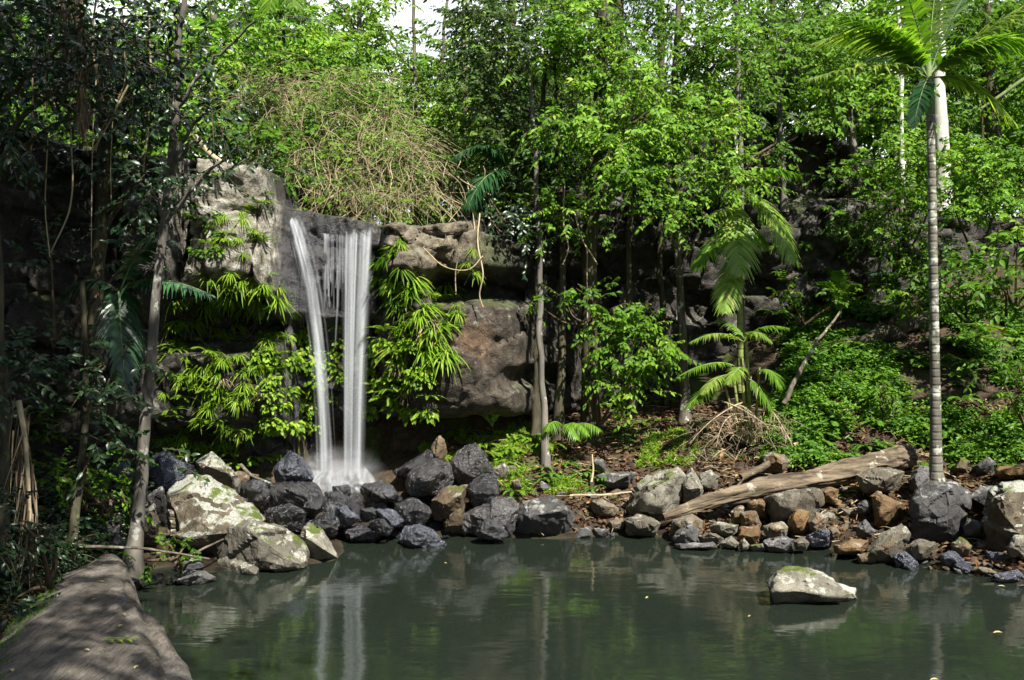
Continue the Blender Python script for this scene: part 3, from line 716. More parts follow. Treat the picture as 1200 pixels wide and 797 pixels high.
B('boulder', 'tall grey peaked boulder leaning on the big glinting one', 'boulder', 'r_sheen', [(527,540),(541,524),(557,518),(571,530),(582,560),(571,552),(561,558),(546,565),(530,562)], 14.1, .8)
B('boulder', 'narrow upright brown stone behind the big glinting boulder', 'boulder', 'r_brown', [(505,524),(513,509),(521,514),(524,530),(508,537)], 14.6, .4)
B('boulder', 'dark stone between the splash and the narrow upright brown stone', 'boulder', 'r_wet', [(462,553),(482,537),(505,525),(508,538),(488,552),(470,560)], 14.4, .6)
B('boulder', 'golden brown slanted stone under the big glinting boulder', 'boulder', 'r_brown', [(502,588),(526,568),(549,567),(547,579),(511,604)], 13.55, .6)
B('boulder', 'round black stone under the tall grey peaked boulder', 'boulder', 'r_wet', [(547,574),(556,563),(567,557),(582,560),(587,576),(571,591),(552,586)], 13.65, .6)
B('boulder', 'long grey ridged boulder on the waterline', 'boulder', 'r_sheen', [(540,603),(555,594),(580,585),(602,580),(613,590),(601,620),(570,627),(543,622)], 13.55, .9)
B('boulder', 'brown wet stone at the end of the long grey ridged boulder', 'boulder', 'r_brown', [(519,602),(543,590),(545,619),(521,621)], 13.6, .5)
B('stone', 'small black stone in the water before the long grey ridged boulder', 'stone', 'r_wet', [(556,625),(560,613),(570,607),(584,610),(597,627),(571,631)], 13.0, .4)
B('boulder', 'big smooth grey boulder with a flat top at the water edge', 'boulder', 'r_grey', [(595,612),(599,598),(611,584),(645,576),(659,588),(673,600),(675,625),(650,632),(599,627)], 13.7, 1.1, fy=-.05)
# bank below the tall trunks
B('boulder', 'large pale triangular boulder with lichen at the end of the fallen log', 'boulder', 'r_pale', [(731,596),(741,576),(757,560),(773,548),(798,544),(807,551),(800,587),(776,612),(763,608),(748,598)], 14.0, 1.0)
B('boulder', 'pale split slab leaning on the large triangular boulder', 'boulder', 'r_pale', [(796,562),(811,548),(826,574),(806,585),(797,572)], 14.1, .6)
B('boulder', 'rounded pale stone above the tip of the fallen log', 'boulder', 'r_pale', [(815,556),(832,550),(844,560),(838,572),(820,570)], 14.4, .5)
B('boulder', 'tilted slab roofing a dark hollow under the large triangular boulder', 'boulder', 'r_tan', [(729,606),(750,602),(774,613),(769,626),(750,622),(732,612)], 13.55, .8)
B('boulder', 'tan rounded boulder at the waterline under the log tip', 'boulder', 'r_tan', [(781,630),(788,610),(811,602),(823,611),(818,636),(791,637)], 13.3, .7)
B('stone', 'dark grey oval stone standing against the tan rounded boulder', 'stone', 'r_grey', [(788,636),(791,624),(798,617),(812,614),(818,622),(817,637)], 12.9, .3)
B('stone', 'flat pale stone lying at the water surface before the oval one', 'stone', 'r_grey', [(790,638),(838,635),(842,641),(792,644)], 12.75, .35)
B('boulder', 'grey block in the roots beside the tilted slab', 'boulder', 'r_tan', [(692,587),(710,582),(726,595),(706,602),(697,600)], 14.0, .5)
B('boulder', 'weathered ledge stone uphill of the grey block', 'boulder', 'r_grey', [(699,558),(730,552),(744,555),(720,570),(709,571),(701,565)], 14.7, .6)
B('stone', 'grey stone at the waterline next to the big smooth boulder', 'stone', 'r_grey', [(672,619),(693,617),(696,629),(675,631)], 13.6, .35)
B('stone', 'flat grey stone second along from the big smooth boulder', 'stone', 'r_grey', [(694,619),(715,619),(714,632),(697,631)], 13.6, .4)
B('stone', 'small tan stone above the waterline under the dark hollow', 'stone', 'r_tan', [(713,611),(730,607),(732,619),(716,622)], 13.75, .35)
B('stone', 'pale upright stone on the grassy bank above the tall grey boulder', 'stone', 'r_tan', [(594,544),(605,540),(612,560),(598,562)], 14.8, .3)
B('stone', 'small round stone on the grassy bank above the smooth boulder', 'stone', 'r_tan', [(599,564),(608,560),(612,571),(601,573)], 14.3, .25)
B('stone', 'grey stone among the roots of the thick trunk', 'stone', 'r_grey', [(694,539),(708,536),(711,551),(697,554)], 15.0, .35)
B('stone', 'lichen pale stone on the bank beyond the tall peaked boulder', 'stone', 'r_pale', [(578,548),(592,540),(598,552),(590,562),(580,562)], 14.6, .3)
# stones under and around the fallen log
B('boulder', 'large grey tan block lying under the middle of the fallen log', 'boulder', 'r_tan', [(895,584),(911,579),(933,574),(959,573),(965,589),(941,596),(923,611),(902,603)], 13.3, .9)
B('stone', 'bright ochre stone under the log beside the large grey tan block', 'stone', 'r_ochre', [(960,575),(969,569),(983,573),(983,583),(971,588)], 13.4, .35)
B('stone', 'grey block below the thin end of the log', 'stone', 'r_tan', [(867,601),(886,598),(893,615),(884,620),(868,614)], 13.2, .4)
B('stone', 'brown stone jammed under the thin end of the log', 'stone', 'r_brown', [(856,599),(866,591),(875,597),(869,612),(859,610)], 13.35, .3)
B('stone', 'dark ochre stone between log and large grey tan block', 'stone', 'r_ochre', [(875,589),(892,583),(901,587),(899,601),(890,604),(878,598)], 13.35, .4)
B('stone', 'white flat topped stone near the waterline below the log tip', 'stone', 'r_pale', [(829,617),(840,612),(866,615),(863,626),(840,626)], 13.1, .4)
B('stone', 'golden brown stone at the waterline below the log', 'stone', 'r_ochre', [(862,629),(868,618),(888,615),(895,627),(889,637),(870,634)], 12.9, .4)
B('stone', 'white pointed stone touching the water', 'stone', 'r_pale', [(843,637),(856,627),(869,638),(860,642)], 12.75, .3)
B('stone', 'small white stone beside the white pointed one', 'stone', 'r_pale', [(865,637),(872,631),(879,641),(870,645)], 12.6, .25)
B('stone', 'thin white slab lying flat on the water edge', 'stone', 'r_pale', [(877,639),(896,636),(901,642),(880,645)], 12.6, .35)
B('boulder', 'grey block with a square face below the large grey tan block', 'boulder', 'r_tan', [(894,617),(916,611),(923,618),(919,629),(899,630)], 12.9, .4)
B('boulder', 'low wide grey stone along the waterline below the square block', 'boulder', 'r_grey', [(893,632),(920,627),(933,632),(929,640),(920,646),(897,642)], 12.6, .5)
B('boulder', 'upright brown and orange block beside the large grey tan block', 'boulder', 'r_ochre', [(922,610),(934,595),(947,600),(946,616),(932,621),(923,620)], 13.0, .4)
B('boulder', 'grey green round stone beside the upright orange block', 'boulder', 'r_tan', [(945,611),(954,599),(971,605),(969,617),(956,622)], 12.95, .4)
B('stone', 'blue grey slab stone low in the rubble', 'stone', 'r_blue_sheen', [(945,629),(960,620),(975,622),(967,633),(952,638)], 12.6, .35)
B('stone', 'yellowish stone at the waterline beside the blue grey slab', 'stone', 'r_tan', [(929,635),(940,628),(949,636),(943,643),(931,643)], 12.4, .3)
B('stone', 'tan stone under the white flat topped stone', 'stone', 'r_tan', [(817,629),(832,623),(849,629),(841,638),(827,636)], 12.95, .35)
B('stone', 'tan chip between blue grey slab and flat ochre slab', 'stone', 'r_tan', [(969,619),(978,615),(985,626),(978,630)], 12.6, .25)
B('boulder', 'broad tan rock in the greenery uphill of the fallen log', 'boulder', 'r_tan', [(891,534),(905,528),(921,532),(931,542),(921,556),(893,556)], 14.7, .7)
B('boulder', 'grey block with an orange end under the broken log end', 'boulder', 'r_tan', [(1003,555),(1025,545),(1045,548),(1060,553),(1055,563),(1036,572),(1022,574),(1012,565)], 13.3, .7)
B('boulder', 'big orange brown stone below the broken log end', 'boulder', 'r_ochre', [(1020,582),(1028,575),(1043,580),(1060,590),(1059,606),(1041,615),(1025,614),(1022,596)], 12.9, .6)
B('boulder', 'round blue grey boulder at the foot of the tall palm', 'boulder', 'r_grey', [(1063,587),(1067,575),(1086,562),(1103,560),(1122,566),(1136,579),(1136,602),(1125,617),(1106,627),(1077,633),(1066,623),(1063,605)], 12.5, .95, fy=-.06)
B('boulder', 'large lichen crusted boulder with ochre underside cut by the frame edge', 'boulder', 'r_lichen', [(1149,592),(1161,575),(1174,564),(1200,561),(1232,574),(1238,622),(1206,648),(1185,638),(1164,624),(1151,607)], 12.0, 1.2, fy=.06)
B('boulder', 'pale stone tucked under the large lichen crusted boulder', 'boulder', 'r_pale', [(1180,642),(1188,627),(1205,627),(1217,646),(1190,651)], 11.4, .4)
B('boulder', 'dark angular stone between round blue grey and lichen crusted boulders', 'boulder', 'r_grey', [(1135,583),(1147,570),(1165,569),(1162,580),(1147,593),(1137,592)], 12.7, .5)
B('stone', 'egg shaped grey stone under the dark angular stone', 'stone', 'r_grey', [(1128,618),(1133,611),(1140,608),(1147,610),(1154,618),(1147,626),(1134,626)], 12.1, .35)
B('boulder', 'mossy tan block at the waterline beside the round blue grey boulder', 'boulder', 'r_tan', [(1013,647),(1032,624),(1057,612),(1066,626),(1056,646),(1034,656),(1015,654)], 12.0, .7)
B('boulder', 'flat ochre slab at the waterline', 'boulder', 'r_ochre', [(977,640),(998,630),(1017,634),(1015,648),(979,648)], 12.2, .6)
B('boulder', 'grey slab propped under the round blue grey boulder', 'boulder', 'r_tan', [(1061,642),(1073,632),(1103,636),(1094,648),(1077,654),(1065,648)], 11.9, .5)
B('stone', 'blue grey slab stone lying by the water below the round boulder', 'stone', 'r_blue_sheen', [(1102,650),(1116,645),(1131,656),(1125,662),(1104,660)], 11.6, .4)
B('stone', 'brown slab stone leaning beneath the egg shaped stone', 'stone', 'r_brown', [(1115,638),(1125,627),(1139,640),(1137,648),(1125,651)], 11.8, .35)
B('stone', 'flat blue grey stone at the water below the lichen crusted boulder', 'stone', 'r_blue_sheen', [(1162,672),(1195,667),(1202,676),(1183,680)], 11.0, .45)
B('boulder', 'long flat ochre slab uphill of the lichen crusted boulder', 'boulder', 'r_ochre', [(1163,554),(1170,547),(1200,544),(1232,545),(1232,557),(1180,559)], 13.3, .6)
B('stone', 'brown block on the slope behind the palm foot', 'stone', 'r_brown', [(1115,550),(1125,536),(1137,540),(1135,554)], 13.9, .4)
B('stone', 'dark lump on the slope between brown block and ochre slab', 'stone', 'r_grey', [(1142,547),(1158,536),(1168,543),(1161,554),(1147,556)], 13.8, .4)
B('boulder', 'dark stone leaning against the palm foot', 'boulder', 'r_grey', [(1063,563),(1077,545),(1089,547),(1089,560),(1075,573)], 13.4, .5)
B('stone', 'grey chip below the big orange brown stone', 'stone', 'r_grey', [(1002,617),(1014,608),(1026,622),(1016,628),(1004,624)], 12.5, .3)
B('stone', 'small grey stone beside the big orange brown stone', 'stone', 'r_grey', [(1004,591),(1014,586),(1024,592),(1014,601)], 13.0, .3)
B('stone', 'purplish slab stone at the water beside the mossy tan block', 'stone', 'r_blue_sheen', [(1046,651),(1060,645),(1077,660),(1070,665),(1053,662)], 11.75, .35)
B('stone', 'brown stone between the flat ochre slab and mossy tan block', 'stone', 'r_brown', [(1004,650),(1021,646),(1026,657),(1009,660)], 11.95, .3)
B('boulder', 'long pale grey rock standing alone in the pool', 'boulder', 'r_pale', [(891,686),(905,668),(925,663),(950,667),(985,682),(1011,690),(1015,706),(1000,712),(960,709),(930,703),(895,693)], 10.35, .9, fy=-.05, fk=.75)
# loose small stones filling the rubble, each on the ground where it lies
PROTO = []
for k in range(7):
    r2 = np.random.default_rng(500 + k)
    p = norm(r2.normal(0, 1, (11, 3))) * np.array([1, .8, .55]) * r2.uniform(.75, 1, (11, 1))
    PROTO.append(rock_mesh('stone', p * .5, .8, .07, 60 + k, .05, .012))
SM = {'r_ochre': 'ochre', 'r_tan': 'tan', 'r_brown': 'brown', 'r_grey': 'grey', 'r_blue_sheen': 'blue grey', 'r_pale': 'whitish', 'r_wet': 'black wet'}
PM = {(k, m): None for k in range(7) for m in SM}
bv, bf, nb = [], [], 0
for o in ROCKS:
    for p in o.data.polygons: bf.append(tuple(q + nb for q in p.vertices))
    bv += [o.location + v.co for v in o.data.vertices]; nb = len(bv)
BVH_R = BVHTree.FromPolygons(bv, bf)
def small_stone(px, py, spx, mat, where, group, onrock=False, sunk=False):
    r = hit(px, py, not sunk, BVH_G)
    if r is None: return False
    d = (r[0] - Vector((0, 0, CAM_Z))); dist = d.length; d.normalize()
    q, qn, _, qd = BVH_R.ray_cast(Vector((0, 0, CAM_Z)), d, dist)
    if q is not None:
        if not onrock or qn.z < .55: return False
        r = (q, qn); spx *= .6
    k = int(rng.integers(7))
    if PM[(k, mat)] is None:
        me = PROTO[k].copy(); me.materials.clear(); me.materials.append(M[mat]); PM[(k, mat)] = me
    o = bpy.data.objects.new('stone', PM[(k, mat)]); C.objects.link(o)
    s = spx / F * r[0].y
    o.location = r[0] + Vector((0, .2 * s, .18 * s)); o.scale = (s * rng.uniform(.9, 1.3), s, s * rng.uniform(.7, 1.0))
    o.rotation_euler = (rng.normal(0, .3), rng.normal(0, .3), rng.uniform(0, 6.28))
    tag(o, 'small %s stone sunk under clear shallow water' % SM[mat] if sunk else 'small %s stone loose in the rubble %s' % (SM[mat], where), 'stone', '%s stones %s' % (SM[mat], group))
for k in range(60):
    small_stone(rng.uniform(840, 1200), rng.uniform(655, 760), rng.uniform(12, 30), ['r_grey', 'r_tan', 'r_brown'][k % 3], 'SUNK', 'sunk in the shallows', sunk=True)
AREAS = [((830, 985), (590, 642), 52, 'between the fallen log and the waterline', 'below the fallen log', ['r_tan', 'r_ochre', 'r_pale', 'r_brown', 'r_grey']),
         ((985, 1070), (575, 655), 44, 'between the broken log end and the pool', 'below the broken log end', ['r_ochre', 'r_tan', 'r_brown', 'r_ochre', 'r_blue_sheen']),
         ((1065, 1200), (628, 675), 36, 'below the round blue grey boulder', 'below the round boulder', ['r_grey', 'r_brown', 'r_blue_sheen', 'r_ochre', 'r_tan']),
         ((1100, 1200), (535, 575), 18, 'on the slope behind the round boulder', 'behind the round boulder', ['r_brown', 'r_ochre', 'r_grey']),
         ((590, 740), (575, 632), 26, 'on the bank beside the big smooth boulder', 'beside the big smooth boulder', ['r_grey', 'r_tan', 'r_brown']),
         ((350, 560), (575, 632), 40, 'around the foot of the fall', 'at the foot of the fall', ['r_wet']),
         ((95, 235), (590, 655), 26, 'around the leaning grey trunk', 'around the leaning trunk', ['r_grey', 'r_brown', 'r_blue_sheen'])]
for (x0, x1), (y0, y1), n, wh, gr, mats in AREAS:
    for k in range(n):
        for tr in range(30):
            if small_stone(rng.uniform(x0, x1), rng.uniform(y0, y1), rng.uniform(11, 27) * (.65 if k % 2 else 1), mats[k % len(mats)], wh, gr, tr > 12) is not False: break
# ---------------------------------------------------------------- logs and dead wood
def log_mesh(pts, rad, sides, seg, seed, groove=.08, squash=1.0, ends=True):
    p = catmull(pts, seg); r = np.interp(np.linspace(0, 1, seg), np.linspace(0, 1, len(rad)), rad)
    v, f = tube(p, r, sides, cap=True)
    n = seg * sides
    a = np.tile(np.arange(sides) / sides * 2 * math.pi, seg); s = np.repeat(np.linspace(0, 1, seg), sides)
    c = np.repeat(p, sides, 0); d = v[:n] - c
    L = np.linalg.norm(p[-1] - p[0]) / r.mean()
    q = np.stack([np.cos(a) * 2.2, np.sin(a) * 2.2, s * L * .35], 1)
    k = 1 + groove * (1.6 * fbm(q * 1.6 + seed, 4, seed) + .8 * fbm(q * np.array([4, 4, .8]) + seed, 3, seed + 1)) + groove * .9 * fbm(np.stack([np.cos(a), np.sin(a), s * L * .5], 1) * .8, 2, seed + 2)
    d = d * k[:, None]; d[:, 2] *= squash
    v[:n] = c + d
    return v, f
t = thing('fallen_log', 'long weathered grey log lying across the bank stones above the water', 'log', tuple(W(930, 570, 13.9)))
O = np.array(t.location)
mb = MB(); v, f = log_mesh([W(778, 606, 13.55), W(830, 588, 13.6), W(900, 571, 13.7), W(980, 556, 13.9), W(1040, 541, 14.05), W(1068, 533, 14.1)], [.05, .115, .15, .175, .195, .17], 64, 150, 5, .26)
mb.add(v, f); mb.build('trunk', M['log'], t, O)
for a, bb, r in (((1066, 536, 14.0), (1080, 526, 14.05), .05), ((1064, 545, 14.0), (1076, 541, 14.0), .06), ((860, 575, 13.6), (872, 560, 13.7), .035)):
    mb = MB(); add_tube(mb, catmull([W(*a), W(*bb)], 6), np.linspace(r, r * .3, 6), 7, cap=True, rough=.3); mb.build('broken_stub', M['log'], t, O)
for k in range(9):                                            # loose bark strips hanging along the log
    u = rng.uniform(.05, .95); p0 = W(790 + 270 * u, 606 - 68 * u, 13.4 + .5 * u); mb = MB()
    strips(mb, p0[None], np.array([[1, .1, .22]]) * rng.choice([-1, 1]), rng.uniform(.2, .5), rng.uniform(.03, .06), .2, 4, prof='blade'); mb.build('bark_strip', M['dead'], t, O)

t = thing('fallen_log', 'huge smooth grey log with mossy flank running from the pool edge to the viewer', 'log', (-3.6, 7.2, .5))
O = np.array(t.location)
M['near_log'] = None
b = NB('smooth_log_wood'); co = b.coord()
st = b.scale(co, (5, 1.1, 5)); st2 = b.scale(co, (34, 3.4, 34))
n1 = b.noise(st, 1.2, 7, .62, 1.2); n2 = b.noise(st2, 2.0, 7, .65, .9); n3 = b.noise(co, 60, 3)
col = b.ramp(n1, [(.3, (.055, .047, .038)), (.55, (.135, .118, .10)), (.75, (.21, .19, .165))])
col = b.mix(1.0, col, b.mrange(n2, .34, .56, .45, 1.1), 'MULTIPLY'); col = b.mix(1.0, col, b.mrange(n3, .2, .8, .85, 1.12), 'MULTIPLY')
sp = b.n('SeparateXYZ'); b.link(co, sp.inputs[0])
edge = b.math('SUBTRACT', b.math('MULTIPLY', sp.outputs['X'], -1.0), b.math('MULTIPLY', sp.outputs['Y'], .52))
mo = b.mrange(b.math('ADD', edge, b.math('MULTIPLY', b.noise(co, 3.0, 7, .7, .4), 1.0)), 1.02, 1.26)
col = b.mix(b.math('MULTIPLY', mo, .92), col, b.mix(b.noise(co, 18, 5), (.02, .035, .006), (.12, .16, .02)))
M['near_log'] = b.done(b.bsdf(col, .75, .3, b.bump(b.math('ADD', b.math('ADD', n1, n2), b.math('MULTIPLY', mo, b.noise(co, 30, 4))), .8, .03)))
mb = MB(); v, f = log_mesh([(-4.78, 10.5, .42), (-4.55, 9.9, .42), (-4.34, 9.2, .42), (-4.03, 8.3, .36), (-3.62, 7.4, .28), (-3.2, 6.4, .20), (-2.85, 5.5, .14), (-2.5, 4.3, .1)], [.10, .24, .39, .55, .74, .93, 1.06, 1.15], 96, 220, 9, .085, .55)
mb.add(v, f); LOGV, LOGF = v, f
mb.build('trunk', M['near_log'], t, O)
BVH_L = BVHTree.FromPolygons([tuple(p) for p in v], [tuple(q) for q in f])
def on_log(x, y):
    p = BVH_L.ray_cast(Vector((x, y, 4)), Vector((0, 0, -1)))[0]; return None if p is None else np.array(p)
mb = MB(); ps = []
while len(ps) < 3200:                                          # moss cushion strands on its flank
    y = rng.uniform(4.6, 9.2); x = -3.6 - (y - 7.2) * .42 - rng.uniform(.30, .95) * (1.1 if y < 7.5 else .7)
    if fbm(np.array([[x * 2, y * 2, 0]]), 3, 77)[0] < -.05: continue
    p = on_log(x, y)
    if p is not None: ps.append(p)
ps = np.array(ps)
strips(mb, ps - .004, np.stack([rng.normal(0, .5, len(ps)), rng.normal(0, .5, len(ps)), np.full(len(ps), .8)], 1), rng.uniform(.012, .04, len(ps)), .006, .3, 2, prof='blade')
mb.build('moss', M['leaf_cover'], t, O)
for x, y in ((-3.45, 6.9), (-3.05, 6.4), (-3.3, 7.5), (-3.75, 7.9), (-2.75, 6.0), (-3.5, 6.2), (-3.95, 8.6), (-2.65, 6.3), (-3.15, 7.1), (-2.95, 5.8)):
    p = on_log(x, y)
    if p is None: continue
    mb = MB(); a = rng.uniform(0, 6.28)
    place_leaves(mb, np.array([[0, 0, .012]]), np.array([[math.cos(a), math.sin(a), .05]]), np.array([[.1, .1, 1.0]]), [rng.uniform(.045, .08)], [rng.uniform(.02, .035)], np.array([rng.random()]))
    o = mb.build('fallen_leaf', M['yellow_leaf']); o.location = p
    tag(o, 'small yellowish leaf dropped on the huge smooth grey log', 'leaf', 'fallen leaves on the grey log')
mb = MB(); p = on_log(-3.0, 6.75)
for k in range(7): place_leaves(mb, np.array([[-.12 + .035 * k, .0, .02]]), np.array([[.8, .5 * (-1) ** k, .1]]), np.array([[0, 0, 1.0]]), [.09], [.03], np.array([.6]))
o = mb.build('fallen_frond', M['leaf_lime']); o.location = p; tag(o, 'green leaf sprig lying across the middle of the smooth grey log', 'leaf sprig')

def stick(name, label, cat, pts, r0, r1, mat='log', n=26, sides=8, group=None, rough=.18):
    p = catmull([W(*q) for q in pts], n); o3 = p[n // 2]
    p = p + .25 * r0 * np.stack([fbm(p * 5, 2, 3), fbm(p * 5, 2, 4), fbm(p * 5, 2, 5)], 1) * 3
    mb = MB(); add_tube(mb, p, np.linspace(r0, r1, n), sides, cap=True, rough=rough, seed=len(label))
    o = mb.build(name, M[mat], None, o3); tag(o, label, cat, group); return o
stick('dead_branch', 'bare tan branch leaning up the green slope beside the cane palm', 'branch', [(918, 474, 15.7), (935, 440, 15.8), (955, 405, 16.2), (984, 366, 16.8)], .045, .02, 'bark')
stick('dead_branch', 'thin pale stick crossing the foot of the bank by the tall trunks', 'branch', [(668, 581, 14.0), (700, 580, 13.9), (740, 577, 13.9)], .022, .014, 'vine_pale')
stick('dead_branch', 'crooked stick from the leaning grey trunk to the pool edge', 'branch', [(62, 640, 10.0), (120, 641, 10.1), (175, 644, 10.2), (245, 655, 10.9)], .022, .012, 'bark')
stick('dead_branch', 'grey stick tilted across the pool edge by the broad lichen boulder', 'branch', [(215, 655, 11.2), (240, 642, 11.3), (262, 632, 11.6)], .02, .012, 'bark')
stick('dead_branch', 'thick tan log end lying in the greenery above the fallen log', 'branch', [(868, 560, 14.3), (890, 548, 14.4), (912, 537, 14.8)], .07, .05, 'log')
stick('dead_branch', 'fallen stem across the green slope below the cane palm', 'branch', [(930, 522, 15.0), (960, 508, 15.2), (990, 500, 15.3)], .05, .03, 'vine_pale')
stick('dead_branch', 'short upright stick in the leaf litter above the grey block', 'branch', [(693, 565, 14.6), (695, 550, 14.7), (694, 533, 14.8)], .02, .012, 'vine_pale')
stick('fallen_log', 'dark rotten log lying high on the green slope', 'log', [(985, 408, 17.2), (1030, 395, 17.0), (1090, 372, 17.3)], .17, .14, 'bark_dark', 40, 14)
stick('dead_branch', 'rooty dark stem lying at the foot of the peaked wet boulder', 'branch', [(282, 545, 13.5), (295, 557, 13.4), (318, 567, 13.2)], .03, .015, 'bark')

# ---------------------------------------------------------------- trees
def bl(px, py, Y, rx, ry, rd=None):
    return W(px, py, Y), np.array([rx / F * Y, rd if rd else max(rx, ry) / F * Y * .8, ry / F * Y])
def crown_fill(mb, blobs, dens=60, leaf=.13, n=9, twig=.36, wid=.42, droop=.6, fine=True, face=(.18, -.85, .5), sub=.3, sag=.25, hang=0.0):
    for c, r in blobs:
        area = math.pi * r[0] * r[2]
        ns = max(6, int(area * dens)); nc = max(3, int(area * 4.2))
        u = norm(rng.normal(0, 1, (nc, 3))) * (rng.random((nc, 1)) ** .42)
        cc = c + u * r
        hue = rng.random(nc)
        k = rng.integers(0, nc, ns)
        off = rng.normal(0, 1, (ns, 3)) * sub * np.array([1, .9, .6])
        P = cc[k] + off
        D = norm(off + u[k] * .35) + np.array([0, -.15, .15 - hang]) + rng.normal(0, .25, (ns, 3))
        sprays(mb, P - norm(D) * twig * .4, D, n, twig, leaf, wid, droop, face, sag=sag, fine=fine, hue=np.clip(hue[k] + rng.normal(0, .1, ns), 0, 1))
def trunk_pts(tr, n):
    p = catmull([W(*q[:3]) for q in tr], n)
    r = np.interp(np.linspace(0, 1, n), np.linspace(0, 1, len(tr)), [q[3] / F * q[2] for q in tr])
    return p, r
def tree(name, label, trunk, blobs, mat='leaf_bright', bark='bark', group=None, limbs=True, cat='tree', nseg=40, sides=12, flare=.5, **kw):
    p, r = trunk_pts(trunk, nseg)
    s = np.linspace(0, 1, nseg); r = r * (1 + flare * np.exp(-s * nseg / 2.2))
    p[0, 2] -= .15
    t = thing(name, label, cat, tuple(p[0]), group); O = p[0].copy()
    p2 = p + np.stack([fbm(p * 1.1 + len(label), 3, 61), fbm(p * 1.1 + len(label), 3, 62), 0 * s], 1) * .07 * sstep(0, .15, s)[:, None]
    mb = MB(); add_tube(mb, p2, r, sides, cap=True, rough=.16, seed=len(label)); mb.build('trunk', M[bark], t, O)
    if limbs:
        for c, rr in blobs[:14]:
            k = int(np.argmin(np.abs(p2[:, 2] - (c[2] - .9 * abs(c[0] - p2[:, 0]).min() * .6 - .25)) + .2 * np.linalg.norm(p2[:, :2] - c[:2], axis=1)))
            k = min(max(k, 3), nseg - 2)
            q = catmull([p2[k], p2[k] * .55 + c * .45 + np.array([0, 0, .12]), c + np.array([0, 0, rr[2] * .3])], 14)
            q += rng.normal(0, .015, q.shape)
            mb = MB(); add_tube(mb, q, np.linspace(min(r[k] * .6, .07), .012, 14), 7, rough=.15); mb.build('branch', M[bark], t, O)
    if blobs:
        mb = MB(); crown_fill(mb, blobs, **kw); mb.build('crown', [M[mat], M['twig']], t, O)
    return t
def shrub(name, label, base, blobs, mat='leaf_mid', group=None, stems=4, bark='twig', cat='shrub', **kw):
    b0 = W(*base); t = thing(name, label, cat, tuple(b0), group)
    for k in range(stems):
        c, rr = blobs[k % len(blobs)]
        e = c + rng.normal(0, .3, 3) * rr
        q = catmull([b0 + rng.normal(0, .06, 3) * np.array([1, 1, 0]), b0 * .5 + e * .5 + rng.normal(0, .1, 3), e], 14)
        mb = MB(); add_tube(mb, q, np.linspace(.03, .008, 14), 6, rough=.1); mb.build('stem', M[bark], t, b0)
    mb = MB(); crown_fill(mb, blobs, **kw); mb.build('foliage', [M[mat], M['twig']], t, b0)
    return t

# --- tall trees in the middle
tree('rainforest_tree', 'tall tree with thick straight trunk and dense bright crown beside the cave',
     [(693, 520, 15.9, 11), (692, 420, 15.9, 9.5), (692, 300, 15.8, 9), (700, 180, 15.6, 8), (706, 60, 15.5, 7), (708, -60, 15.5, 5)],
     [bl(700, 20, 15.0, 60, 45), bl(655, 60, 15, 45, 45), bl(740, 70, 14.9, 50, 50), bl(670, 130, 14.8, 50, 40), bl(725, 150, 14.7, 45, 40), bl(740, 215, 14.7, 42, 34), bl(775, 130, 15, 40, 40), bl(660, 245, 15, 32, 22)], 'leaf_bright', 'bark_dark', leaf=.118, wid=.40, dens=87, droop=.6, hang=.15)
tree('rainforest_tree', 'slender pale trunk standing close against a darker one before the cave',
     [(640, 545, 14.9, 4.6), (637, 480, 15.0, 3.8), (633, 400, 15, 3.6), (632, 320, 15.1, 3.4), (628, 200, 15.1, 3), (620, 80, 15.2, 2.5)],
     [bl(615, 60, 15.4, 45, 55), bl(595, 20, 15.6, 45, 40), bl(610, 150, 15.5, 34, 36)], 'leaf_shade_tone', 'bark_grey', leaf=.112, wid=.40, dens=82)
tree('rainforest_tree', 'slender dark trunk just behind the pale slender one',
     [(628, 520, 15.6, 6), (629, 430, 15.6, 4.5), (631, 330, 15.6, 4), (632, 200, 15.6, 3.6), (640, 60, 15.6, 3)],
     [bl(575, 110, 15.7, 38, 50), bl(600, 190, 15.8, 42, 36), bl(570, 60, 15.9, 35, 40)], 'leaf_shade_tone', 'bark_dark', leaf=.112, wid=.40, dens=90)
tree('rainforest_tree', 'mossy footed trunk between the slender pair and the thick trunk',
     [(655, 505, 15.7, 6), (657, 420, 15.7, 4.6), (658, 330, 15.7, 4), (656, 240, 15.6, 3.6), (655, 120, 15.5, 3)],
     [bl(655, 270, 15.3, 25, 24), bl(690, 255, 15.2, 30, 22), bl(625, 235, 15.5, 28, 20), bl(640, 10, 15.4, 45, 35)], 'leaf_bright', 'bark_dark', leaf=.112, wid=.40, dens=54)
tree('rainforest_tree', 'smooth pale brown trunk with bright crown beside the lime palm',
     [(803, 500, 16.6, 7), (801, 430, 16.6, 5), (797, 340, 16.6, 4.6), (793, 250, 16.5, 4.4), (790, 120, 16.4, 4), (800, -40, 16.4, 3)],
     [bl(830, 60, 15.8, 50, 50), bl(860, 120, 15.7, 42, 45), bl(800, 40, 16, 45, 40), bl(820, 150, 15.6, 46, 40), bl(790, 200, 15.5, 42, 34), bl(845, 195, 15.6, 38, 34), bl(775, 245, 15.4, 36, 26), bl(760, 190, 15.6, 35, 35), bl(870, 60, 15.9, 30, 40)], 'leaf_bright', 'bark', leaf=.118, wid=.40, dens=84, droop=.6, hang=.15)
tree('rainforest_tree', 'thin dark trunk in shade between thick trunk and pale brown trunk',
     [(742, 505, 16.8, 6), (738, 420, 16.8, 4.5), (737, 330, 16.8, 4), (738, 220, 16.8, 3.6), (742, 60, 16.8, 3)],
     [bl(720, -20, 16.4, 60, 40), bl(770, 10, 16.6, 40, 40)], 'leaf_mid', 'bark_dark', leaf=.112, wid=.40, dens=75)
